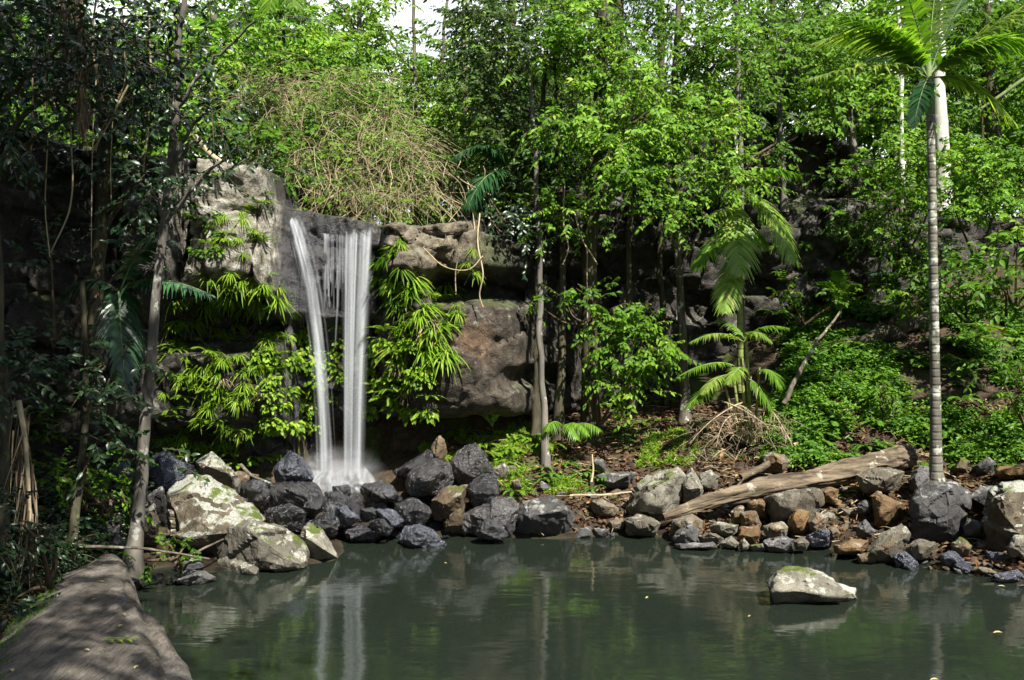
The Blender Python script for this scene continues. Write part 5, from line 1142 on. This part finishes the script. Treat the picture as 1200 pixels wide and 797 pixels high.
young_palm('small upright fern palm standing in front of the cave', (577, 500, 15.0), [((577, 500, 15), (574, 470, 15), (566, 448, 14.9)), ((577, 500, 15), (584, 475, 14.9), (588, 470, 14.7)), ((577, 500, 15), (565, 478, 14.9), (556, 484, 14.7)), ((577, 500, 15), (580, 468, 15), (574, 452, 15.1))], 'leaf_lime', leaf=.15, droop=.2, nl=26, wid=.03, rach=.008)
young_palm('young palm on the ledge beside the rotten log', (985, 372, 17.2), [((985, 372, 17.2), (980, 330, 17.2), (960, 330, 17)), ((985, 372, 17.2), (990, 325, 17.1), (1010, 335, 16.9)), ((985, 372, 17.2), (985, 320, 17.2), (982, 318, 17.0))], 'palm', leaf=.26, droop=.4, nl=30)
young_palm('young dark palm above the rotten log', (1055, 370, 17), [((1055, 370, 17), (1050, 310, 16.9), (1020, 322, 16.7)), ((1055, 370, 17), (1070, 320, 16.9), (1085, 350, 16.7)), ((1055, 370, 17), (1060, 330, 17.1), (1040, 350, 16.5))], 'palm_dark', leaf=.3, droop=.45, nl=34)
young_palm('flat bright fern frond reaching over the slope near the frame edge', (1198, 400, 15), [((1200, 402, 15), (1170, 376, 14.7), (1120, 380, 14.4)), ((1200, 402, 15), (1185, 385, 14.9), (1150, 395, 14.5))], 'palm', leaf=.22, droop=.2, nl=40, wid=.04)
young_palm('drooping pale fern beside the mossy footed trunk', (662, 508, 15.2), [((662, 500, 15.3), (676, 488, 15), (690, 510, 14.8)), ((660, 500, 15.3), (648, 486, 15), (640, 505, 14.8)), ((664, 500, 15.3), (690, 490, 15), (703, 505, 14.8)), ((662, 500, 15.3), (668, 490, 15), (676, 515, 14.8))], 'palm', leaf=.2, droop=.7, nl=30, wid=.018)
young_palm('palm frond tips hanging into the top of the view above the vines', (325, -40, 15), [((325, -40, 15), (322, -20, 14.8), (316, 12, 14.7)), ((325, -40, 15), (340, -20, 14.9), (345, 8, 14.7))], 'palm', leaf=.35)

# ---------------------------------------------------------------- dead fronds and lianas
def dead_skirt(label, pts, n, L, spread, wid, mat='dead'):
    p = catmull([W(*q) for q in pts], 20); t = thing('dead_palm_frond', label, 'dead frond', tuple(p[0])); O = p[0].copy()
    mb = MB(); add_tube(mb, p, np.linspace(.03, .012, 20), 6, cap=True); mb.build('stalk', M['vine_pale'], t, O)
    mb = MB(); k = rng.integers(0, 20, n)
    D = np.stack([rng.normal(0, spread, n), rng.normal(0, spread, n) - .05, np.full(n, -1.0)], 1)
    strips(mb, p[k] + rng.normal(0, .03, (n, 3)), D, rng.uniform(.5, 1.15, n) * L, wid, .1, 5, up=np.array([.2, -1, .1]), prof='blade')
    mb.build('dead_blade', M[mat], t, O)
dead_skirt('shaggy pale dead frond hanging down the dark canopy', [(88, -10, 9.2), (94, 50, 9.2), (97, 110, 9.1), (98, 140, 9.1)], 260, .3, .13, .010)
dead_skirt('long dry palm blades draped down the dark old trunk', [(22, 470, 8.6), (30, 520, 8.5), (34, 580, 8.4), (36, 620, 8.4)], 75, .62, .13, .013)
dead_skirt('thin dry frond hanging high beside the shaggy dead one', [(72, -10, 10), (78, 30, 10), (80, 60, 10)], 120, .3, .12, .009)
stick('dead_branch', 'brown curved dead stalk hanging in the dark canopy', 'branch', [(0, 15, 8.8), (16, 40, 8.8), (28, 66, 8.7)], .02, .01, 'vine')
def liana(label, pts, r=.012, mat='vine_pale', group=None):
    return stick('liana', label, 'vine', pts, r, r * .8, mat, 34, 6, group, .08)
liana('thin pale vine looping under the pale ledge beside the ferns', [(562, 250, 14.5), (560, 285, 14.3), (566, 320, 14.2), (562, 345, 14.25), (566, 360, 14.2)], .014)
liana('forked vine stub hanging from the dark slot', [(538, 296, 14.1), (534, 320, 14.2), (534, 345, 14.25)], .010)
liana('long horizontal vine crossing the pale ledge', [(496, 290, 14.0), (520, 312, 13.95), (548, 316, 14.0), (566, 300, 14.2)], .010, 'vine')
liana('vine dangling across the slender mossy trunk', [(662, 215, 15), (660, 260, 15), (666, 290, 15), (660, 310, 15)], .013)
liana('vine sagging beside the thick dark trunk', [(672, 245, 15), (682, 280, 14.9), (694, 300, 14.9), (700, 310, 15)], .016)
liana('thin vine falling past the thick dark trunk', [(688, 290, 15.2), (688, 350, 15.2), (690, 420, 15.3)], .012)
liana('vine loop over the dark canopy beside the leaning trunk', [(150, 100, 9.6), (130, 140, 9.6), (116, 165, 9.6), (108, 180, 9.6)], .012, 'vine')
liana('long vine curve under the dead frond in shade', [(152, 110, 9.8), (132, 130, 9.8), (120, 150, 9.8), (112, 176, 9.8)], .01, 'vine')
liana('pale vine strung down the dark slot behind the tall trees', [(545, 205, 15.2), (552, 235, 15), (556, 262, 14.8), (558, 300, 14.6)], .014)
liana('broken pale branch slanting on top of the pale cliff block', [(228, 160, 13.4), (245, 178, 13.3), (264, 194, 13.2)], .045)
liana('pale hanging root strip on the bare trunk above the lime palm', [(862, 150, 16.9), (863, 185, 16.8), (865, 210, 16.8)], .03, 'bark_pale')
for k in range(12):
    x = rng.uniform(40, 190); y0 = rng.uniform(-20, 60); L = rng.uniform(90, 260); Y = rng.uniform(9.6, 11.6)
    liana(['thin root hanging straight in the dark canopy', 'slack vine hanging in the dark canopy'][k % 2], [(x, y0, Y), (x + rng.normal(0, 5), y0 + L * .4, Y), (x + rng.normal(0, 9), y0 + L * .75, Y), (x + rng.normal(0, 12), y0 + L, Y)], rng.uniform(.006, .014), ['vine', 'vine_pale'][k % 2], ['hanging roots in the dark canopy', 'slack vines in the dark canopy'][k % 2])
stick('sunken_log', 'dim straight log lying sunk under the pool surface', 'log', [(480, 742, 9.9), (600, 722, 10.55), (720, 705, 11.1)], .05, .035, 'bark')
# mound of tangled vines over the rim
mb = MB()
LOBES = [(330, 165, 16.2, 42, 50), (375, 140, 16.4, 50, 50), (425, 130, 16.6, 50, 44), (355, 215, 15.7, 40, 36), (400, 195, 15.9, 50, 46), (450, 185, 16.0, 46, 48), (425, 235, 15.4, 50, 22), (490, 205, 15.8, 34, 40), (470, 240, 15.3, 40, 18), (310, 120, 16.4, 30, 34)]
for k in range(1000):
    cx, cy, Yc_, rx, ry = LOBES[int(rng.integers(len(LOBES)))]
    x = cx + rng.normal(0, .5) * rx; y = cy - ry * rng.uniform(-.3, .95); Y = Yc_ + rng.normal(0, .25)
    L = rng.uniform(.5, 1.7); dr = rng.normal(0, .8); q = [W(x, y, Y)]
    v = np.array([dr * .5, -rng.uniform(.1, .5), rng.uniform(-.2, .7)]); st = L / 6
    for s in range(6):
        q.append(q[-1] + norm(v) * st); v = v + np.array([rng.normal(0, .35), rng.normal(0, .18), -rng.uniform(.1, .45)])
    q = np.array(q); q[:, 2] = np.maximum(q[:, 2], 4.85 + rng.uniform(-.5, .15))
    add_tube(mb, catmull(q, 13), np.linspace(.0052, .003, 13) * rng.choice([.45, .6, .8, 1, 1.3]), 3, 0)
for k in range(60):                                             # strands hanging over the rim towards the fall
    x = rng.uniform(345, 560); y0 = rng.uniform(170, 235); L = rng.uniform(25, 60)
    q = [W(x, y0, 15.6), W(x + rng.normal(0, 10), y0 + L * .5, 15.1 + rng.normal(0, .1)), W(x + rng.normal(0, 18), min(y0 + L, 262), 14.9 + rng.normal(0, .1))]
    add_tube(mb, catmull(q, 12), .006 * rng.uniform(.5, 1.6), 4, 0)
o = mb.build('vine_tangle', M['vine']); tag(o, 'mound of tangled dry vine stems spilling over the rim above the fall', 'vines', kind='stuff')
shrub('creeper_mound', 'green creeper growing through the dry vine mound above the fall', (400, 240, 15.8), [bl(*q[:3], q[3] * 1.1, q[4] * 1.05, .5) for q in LOBES], 'leaf_pale', leaf=.09, dens=130, fine=False, sub=.3, twig=.25, cat='creeper')

# ---------------------------------------------------------------- ferns on the rock
FP = {}
def fern_proto(kind, k):
    mb = MB()
    if kind == 'strap':                                            # long hanging straps
        n = 24; a = rng.uniform(-1.5, 1.5, n); el = rng.uniform(-.1, 1.1, n)
        D = np.stack([np.sin(a) * np.cos(el), -np.cos(a) * np.cos(el), np.sin(el)], 1)
        strips(mb, rng.normal(0, .02, (n, 3)), D, rng.uniform(.55, 1.0, n), rng.uniform(.035, .062, n), rng.uniform(.5, 1.1, n), 6, up=np.array([0, -.25, 1]), prof='strap')
    elif kind == 'broad':                                          # lobed broad leaves
        n = 26; a = rng.uniform(-1.6, 1.6, n); el = rng.uniform(-.6, .9, n); D = np.stack([np.sin(a) * np.cos(el), -np.cos(a) * np.cos(el), np.sin(el) - .25], 1)
        P = D * rng.uniform(.15, .55, (n, 1)); [add_tube(mb, np.array([P[q] * 0, P[q] * .6 + [0, 0, .04], P[q]]), .012, 4, 1) for q in range(n)]; place_leaves(mb, P, D + np.array([0, -.1, -.6]), np.array([.1, -.55, .7]) + rng.normal(0, .3, (n, 3)), rng.uniform(.26, .42, n), rng.uniform(.14, .22, n), rng.random(n))
    else:                                                          # feathery fern
        n = 11; a = np.linspace(0, 6.28, n, endpoint=False) + rng.normal(0, .2, n)
        for x in a:
            d = np.array([math.cos(x), math.sin(x) - .25, rng.uniform(.35, .9)]); L = rng.uniform(.7, 1)
            f = frond_mesh(np.zeros(3), d * L * .55, d * L * np.array([1, 1, .25]) - np.array([0, 0, .12]), nl=20, leaf=.15, wid=.045, droop=.2, rach=.006, start=.08)
            for v_, f_, m_, t_ in zip(f.v, f.f, f.m, f.t): mb.add(v_, f_ - f_.min(), int(m_[0]), t_)
    return mb
FERN = {}
for kind in ('strap', 'broad', 'feather'):
    for mat in ('leaf_lime', 'leaf_mid', 'leaf_cover', 'dead'):
        FERN[(kind, mat)] = []
    for k in range(4):
        mb = fern_proto(kind, k); o = mb.build(kind + '_fern', [M['leaf_lime'], M['shaft']])
        me = o.data; bpy.data.objects.remove(o)
        for mat in ('leaf_lime', 'leaf_mid', 'leaf_cover', 'dead'):
            m2 = me.copy(); m2.materials[0] = M[mat]; FERN[(kind, mat)].append(m2)
def fern(px, py, spx, kind, mat, label, group, up=False):
    r = hit(px, py)
    if r is None: return
    p, n = r
    o = bpy.data.objects.new(kind + '_fern', FERN[(kind, mat)][int(rng.integers(4))]); C.objects.link(o)
    s = spx / F * p.y * (.82 if kind == 'feather' else .70)
    o.location = p + n * .02; o.scale = (s, s, s * rng.uniform(.85, 1.15))
    if up: o.rotation_euler = (0, 0, rng.uniform(0, 6.28))
    else: o.rotation_euler = (rng.normal(0, .15), rng.normal(0, .15), math.atan2(n.x, -n.y) * .6 + rng.normal(0, .3))
    tag(o, label, 'fern', group)
def ferns(x0, x1, y0, y1, n, s0, s1, kind, mat, label, group, up=False, mask=None):
    k = 0; tries = 0
    while k < n and tries < n * 8:
        tries += 1
        x, y = rng.uniform(x0, x1), rng.uniform(y0, y1)
        if mask is not None and not mask(x, y): continue
        fern(x, y, rng.uniform(s0, s1), kind, mat, label, group, up); k += 1
ferns(235, 325, 322, 362, 30, 30, 46, 'strap', 'leaf_lime', 'lime strap fern hanging from the underside of the pale cliff block', 'strap ferns under the pale block')
ferns(200, 250, 345, 385, 14, 26, 36, 'strap', 'leaf_lime', 'lime strap fern tuft on the shaded rock below the pale block corner', 'strap ferns below the block corner')
ferns(195, 330, 380, 455, 46, 24, 38, 'strap', 'leaf_lime', 'lime strap fern tuft on the dark wall below the pale cliff block', 'strap ferns on the dark wall')
ferns(180, 300, 450, 522, 34, 22, 34, 'strap', 'leaf_lime', 'lime fern low on the dark wall above the shore boulders', 'ferns low on the dark wall')
ferns(300, 372, 380, 505, 44, 22, 36, 'broad', 'leaf_lime', 'broad leaved bright plant on the wet wall beside the narrow stream', 'broad plants beside the narrow stream')
ferns(385, 405, 380, 500, 8, 18, 26, 'broad', 'leaf_lime', 'bright plant on the wet wall between the two streams', 'plants between the streams')
ferns(440, 495, 295, 355, 18, 28, 42, 'strap', 'leaf_mid', 'green strap fern at the top of the ferny buttress', 'ferns at the top of the buttress')
ferns(462, 525, 325, 425, 30, 36, 58, 'strap', 'leaf_lime', 'long lime strap fern hanging on the ferny buttress beside the fall', 'long strap ferns beside the fall')
ferns(432, 500, 395, 485, 34, 24, 36, 'broad', 'leaf_lime', 'lime leafy plant on the lower ferny buttress beside the wide stream', 'leafy plants on the lower buttress')
ferns(520, 540, 350, 380, 4, 20, 28, 'strap', 'leaf_lime', 'small strap fern in the dark slot beside the brown overhang', 'ferns in the dark slot')
ferns(250, 300, 250, 300, 9, 22, 32, 'strap', 'leaf_lime', 'yellow green fern growing in the crack of the pale cliff block', 'ferns in the pale block crack')
ferns(225, 260, 235, 300, 8, 16, 26, 'broad', 'leaf_mid', 'leafy plant in the shaded cleft of the pale cliff block', 'plants in the block cleft')
ferns(455, 475, 270, 300, 4, 22, 30, 'strap', 'leaf_lime', 'yellow green fern on the rim beside the lip of the fall', 'ferns at the lip of the fall')
ferns(545, 560, 290, 320, 3, 18, 26, 'strap', 'leaf_lime', 'small fern under the pale ledge', 'ferns under the pale ledge')
ferns(170, 320, 525, 548, 14, 26, 40, 'feather', 'leaf_lime', 'bright fern at the foot of the dark wall behind the boulders', 'ferns at the foot of the wall', True)
ferns(85, 140, 560, 600, 7, 30, 44, 'feather', 'leaf_mid', 'dim green fern in the shade behind the thin sapling', 'ferns behind the sapling', True)
ferns(20, 130, 480, 560, 12, 34, 52, 'feather', 'leaf_mid', 'dim fern on the shaded slope beside the dark old trunk', 'ferns on the shaded slope', True)
ferns(500, 650, 505, 545, 20, 22, 36, 'feather', 'leaf_lime', 'small bright fern on the grassy bank before the cave', 'ferns before the cave', True)
ferns(590, 720, 545, 580, 10, 20, 32, 'feather', 'leaf_cover', 'low fern among the stones under the slender trunks', 'ferns under the slender trunks', True)
ferns(915, 1180, 395, 530, 44, 26, 46, 'feather', 'leaf_cover', 'bright fern in the ground cover of the green slope', 'ferns on the green slope', True)
ferns(900, 1010, 330, 380, 8, 22, 34, 'feather', 'leaf_mid', 'fern at the foot of the dark wall above the green slope', 'ferns at the foot of the dark wall', True)
ferns(1080, 1200, 520, 560, 7, 22, 32, 'feather', 'leaf_mid', 'fern on the stony slope behind the round boulder', 'ferns behind the round boulder', True)
ferns(900, 1030, 250, 330, 10, 14, 24, 'strap', 'leaf_mid', 'small fern clinging to the dark rock wall behind the lime palm', 'ferns on the dark wall')
ferns(690, 800, 470, 500, 8, 20, 32, 'feather', 'leaf_mid', 'fern on the litter bank behind the thin shaded trunks', 'ferns on the litter bank', True)

ferns(190, 330, 380, 520, 26, 22, 34, 'feather', 'leaf_lime', 'feathery lime fern on the dark wall among the strap ferns', 'feathery ferns on the dark wall')
ferns(440, 525, 330, 480, 18, 24, 38, 'feather', 'leaf_lime', 'feathery lime fern on the ferny buttress beside the wide stream', 'feathery ferns on the buttress')
ferns(210, 330, 340, 500, 9, 22, 34, 'strap', 'dead', 'brown dead strap fern hanging on the dark wall', 'dead ferns on the dark wall')
ferns(455, 515, 330, 460, 6, 26, 40, 'strap', 'dead', 'brown dead strap fern on the ferny buttress beside the fall', 'dead ferns on the buttress')
ferns(215, 320, 205, 330, 16, 16, 26, 'feather', 'leaf_lime', 'small yellow green fern rooted on the face of the pale cliff block', 'small ferns on the pale block')
# ---------------------------------------------------------------- ground cover, grass, litter
def ground_points(n, x0, x1, y0, y1, mask):
    out = []
    while sum(map(len, out)) < n:
        x = rng.uniform(x0, x1, n); y = rng.uniform(y0, y1, n); z = gz(x, y)
        p = np.stack([x, y, z], 1); px, py = proj(p)
        ok = mask(px, py, p) & (y < yc(x) + .6) & (z > .05)
        out.append(p[ok])
        if len(out) > 12: break
    return np.concatenate(out)[:n]
def inpoly(px, py, poly):
    c = np.zeros(px.shape, bool); P = np.array(poly, float)
    for a, bb in zip(P, np.roll(P, -1, 0)):
        k = ((a[1] > py) != (bb[1] > py)) & (px < (bb[0] - a[0]) * (py - a[1]) / (bb[1] - a[1] + 1e-9) + a[0]); c ^= k
    return c
SL = [(905, 500), (930, 380), (1000, 345), (1100, 350), (1230, 380), (1230, 540), (1120, 545), (1070, 530), (960, 548), (900, 552)]
p = ground_points(17000, 3, 11, 13.2, 18.6, lambda a, c, q: inpoly(a, c, SL) & (fbm(q * 1.5, 3, 5) > -.07))
hgt = .05 + .22 * np.clip(fbm(p * 1.9, 3, 6) + .25, 0, 1) * rng.random(len(p)) + .03 * rng.random(len(p))
mb = MB(); D = np.stack([rng.normal(0, 1, len(p)), rng.normal(0, 1, len(p)) - .3, rng.normal(-.1, .25, len(p))], 1)
sprays(mb, p + np.stack([0 * hgt, 0 * hgt, hgt], 1), D, 5, .16, .075, .55, .1, (0.1, -.3, 1), scat=.45, fine=False, twigs=False, hue=np.clip(.5 + fbm(p * 1.2, 2, 8), 0, 1))
k = rng.random(len(p)) < .13; sprays(mb, p[k] + np.stack([0 * hgt[k], 0 * hgt[k], hgt[k]], 1), D[k] + np.array([0, 0, .8]), 6, .24, .12, .4, .3, (.1, -.6, .7), fine=False, twigs=False)
tag(mb.build('ground_cover', M['leaf_cover']), 'dense bright green leafy ground cover on the slope', 'ground cover', kind='stuff')
GR = [[(745, 548), (760, 512), (800, 505), (822, 530), (808, 545)], [(480, 560), (500, 510), (560, 485), (640, 500), (650, 540), (600, 575), (560, 560)], [(600, 580), (640, 540), (720, 560), (700, 580)], [(880, 520), (920, 500), (960, 520), (905, 540)]]
p = ground_points(9000, -2, 6, 13.2, 17, lambda a, c, q: np.any([inpoly(a, c, g) for g in GR], 0) & (fbm(q * 2.2, 3, 15) > -.05))
mb = MB(); D = np.stack([rng.normal(0, .5, len(p)), rng.normal(0, .5, len(p)), np.full(len(p), 1.0)], 1)
strips(mb, p, D, rng.uniform(.08, .22, len(p)), .013, rng.uniform(.2, .7, len(p)), 3, prof='blade', up=np.array([.1, -1, .3]))
k = rng.random(len(p)) < .35
place_leaves(mb, p[k] + np.array([0, 0, .06]), rng.normal(0, 1, (k.sum(), 3)) * np.array([1, 1, .3]), np.array([.1, -.3, 1]) + rng.normal(0, .3, (k.sum(), 3)), rng.uniform(.04, .08, k.sum()), rng.uniform(.025, .04, k.sum()), rng.random(k.sum()), fine=False)
tag(mb.build('grass', M['leaf_lime']), 'bright grass and small herbs on the bank', 'grass', kind='stuff')
UG = [(-50, 720), (-50, 430), (200, 480), (330, 530), (330, 560), (230, 545), (150, 600), (150, 650), (60, 690)]
p = ground_points(5000, -9, -2.5, 7.5, 14.8, lambda a, c, q: inpoly(a, c, UG) & (fbm(q * 1.5, 3, 25) > -.15))
mb = MB(); D = np.stack([rng.normal(0, 1, len(p)), rng.normal(0, 1, len(p)) - .3, rng.normal(.2, .3, len(p))], 1)
sprays(mb, p + np.stack([0 * p[:, 0], 0 * p[:, 0], .05 + .3 * rng.random(len(p))], 1), D, 6, .24, .09, .45, .3, (.1, -.3, 1), fine=False)
tag(mb.build('undergrowth', [M['leaf_dark'], M['twig']]), 'dark leafy undergrowth on the shaded near slope', 'undergrowth', kind='stuff')
p = ground_points(9000, -1.5, 9, 11.2, 18, lambda a, c, q: (a > 520) & (a < 1230) & (c > 470) & (fbm(q * 1.3, 3, 35) > -.25))
mb = MB(); n = len(p)
place_leaves(mb, p + np.stack([0 * p[:, 0], 0 * p[:, 0], .015 + .03 * rng.random(n)], 1), rng.normal(0, 1, (n, 3)) * np.array([1, 1, .25]), np.array([0, -.1, 1]) + rng.normal(0, .4, (n, 3)), rng.uniform(.06, .15, n), rng.uniform(.03, .06, n), rng.random(n), fine=True)
tag(mb.build('leaf_litter', M['litter']), 'brown dead leaves littering the bank', 'leaf litter', kind='stuff')
mb = MB(); n = 700; p = ground_points(n, -1, 9, 12, 17.5, lambda a, c, q: (a > 560) & (a < 1230) & (c > 470)); n = len(p)
for k in range(n):
    a = rng.uniform(0, 6.28); L = rng.uniform(.1, .45); d = np.array([math.cos(a) * L, math.sin(a) * L, rng.normal(0, .05)])
    add_tube(mb, np.array([p[k] + [0, 0, .03], p[k] + d * .5 + [0, 0, .05], p[k] + d + [0, 0, .03]]), rng.uniform(.003, .009), 4)
tag(mb.build('twig_litter', M['vine']), 'fallen twigs scattered over the bank', 'twigs', kind='stuff')
for px, py, s in ((1175, 742, 1), (1100, 797, .8), (960, 845, .8), (1178, 688, .9), (760, 700, .6), (880, 722, .5), (520, 660, .5)):
    Y = CAM_Z * F / (py - 398.5); q = W(px, py, Y); mb = MB(); a = rng.uniform(0, 6.28)
    place_leaves(mb, np.array([[0, 0, .006]]), np.array([[math.cos(a), math.sin(a), 0]]), np.array([[0, 0, 1.0]]), [.1 * s], [.045 * s], np.array([.7]))
    o = mb.build('floating_leaf', M['yellow_leaf']); o.location = q; tag(o, 'pale leaf floating on the dark pool', 'leaf', 'leaves floating on the pool')
# forest far behind the rim, one mass
mb = MB()
for k in range(120):
    a = rng.uniform(-22, 26); y = rng.uniform(24, 33); z = rng.uniform(6, 13.5) + .15 * (y - 24)
    px = 600 + a / y * F; py = 398.5 - (z - CAM_Z) / y * F
    if (abs(px - 500) < 40 and py < 150) or (abs(px - 790) < 85 and py < 165): continue
    crown_fill(mb, [(np.array([a, y, z]), np.array([2.2, 1.6, 1.8]))], dens=15, leaf=.26, n=8, twig=.7, sub=.65, fine=False)
tag(mb.build('forest', [M['leaf_mid'], M['twig']]), 'distant forest crowns behind the rim', 'forest', kind='stuff')
mb = MB()
for k in range(40):
    a = rng.uniform(0, 6.28)
    for z in (2.5, 6.5):
        c = np.array([15 * math.cos(a), 3 + 13 * math.sin(a), z + rng.uniform(-1, 1)])
        if c[1] > 9 or (c[0] > 3 and c[1] < 2 and z > 5): continue
        crown_fill(mb, [(c, np.array([2.6, 2, 2.4]))], dens=8, leaf=.4, n=8, twig=1, sub=.8, fine=False)
tag(mb.build('surrounding_forest', [M['leaf_mid'], M['twig']]), 'forest wall around the clearing behind the viewer', 'forest', kind='stuff')

# ---------------------------------------------------------------- light, sky, camera
S = np.array([.36, -.63, .83]); S /= np.linalg.norm(S)
sun = bpy.data.lights.new('sun', 'SUN'); sun.energy = 5.0; sun.angle = math.radians(.6); sun.color = (1, .95, .86)
so = bpy.data.objects.new('sun', sun); C.objects.link(so); so.rotation_euler = Vector(S).to_track_quat('Z', 'Y').to_euler(); so.location = tuple(S * 40)
w = bpy.data.worlds.new('World'); scene.world = w; w.use_nodes = True
nt = w.node_tree; sky = nt.nodes.new('ShaderNodeTexSky'); sky.sky_type = 'NISHITA'; sky.sun_disc = False
sky.sun_elevation = math.asin(S[2]); sky.sun_rotation = math.atan2(S[0], S[1])
bg = nt.nodes['Background']; bg.inputs['Strength'].default_value = .05; 
tc = nt.nodes.new('ShaderNodeTexCoord'); cn = nt.nodes.new('ShaderNodeTexNoise'); cn.inputs['Scale'].default_value = 2.2; cn.inputs['Detail'].default_value = 6; nt.links.new(tc.outputs['Generated'], cn.inputs['Vector'])
mr = nt.nodes.new('ShaderNodeMapRange'); mr.inputs['From Min'].default_value = .50; mr.inputs['From Max'].default_value = .66; sy = nt.nodes.new('ShaderNodeSeparateXYZ'); nt.links.new(tc.outputs['Generated'], sy.inputs[0]); ma = nt.nodes.new('ShaderNodeMath'); ma.operation = 'MULTIPLY_ADD'; nt.links.new(sy.outputs['Y'], ma.inputs[0]); ma.inputs[1].default_value = .14; nt.links.new(cn.outputs['Fac'], ma.inputs[2]); nt.links.new(ma.outputs[0], mr.inputs['Value'])
cm = nt.nodes.new('ShaderNodeMix'); cm.data_type = 'RGBA'; nt.links.new(mr.outputs['Result'], cm.inputs[0]); nt.links.new(sky.outputs[0], cm.inputs[6]); cm.inputs[7].default_value = (13, 13.2, 13.6, 1)
nt.links.new(cm.outputs[2], bg.inputs[0])
cam = bpy.data.cameras.new('camera'); cam.sensor_width = 36; cam.lens = 36 * F / 1200; cam.clip_end = 500; cam.clip_start = .05
co_ = bpy.data.objects.new('camera', cam); C.objects.link(co_); co_.location = (0, 0, CAM_Z); co_.rotation_euler = (math.pi / 2, 0, 0); scene.camera = co_
scene.view_settings.view_transform = 'Standard'; scene.view_settings.look = 'None'; scene.view_settings.gamma = 1; scene.view_settings.exposure = 1.38
cy = scene.cycles
cy.max_bounces = 5; cy.diffuse_bounces = 2; cy.glossy_bounces = 2; cy.transmission_bounces = 4; cy.transparent_max_bounces = 40; cy.volume_bounces = 1
cy.caustics_reflective = False; cy.caustics_refractive = False; cy.sample_clamp_indirect = 4; cy.use_denoising = True
try: cy.denoiser = 'OPENIMAGEDENOISE'
except Exception: pass
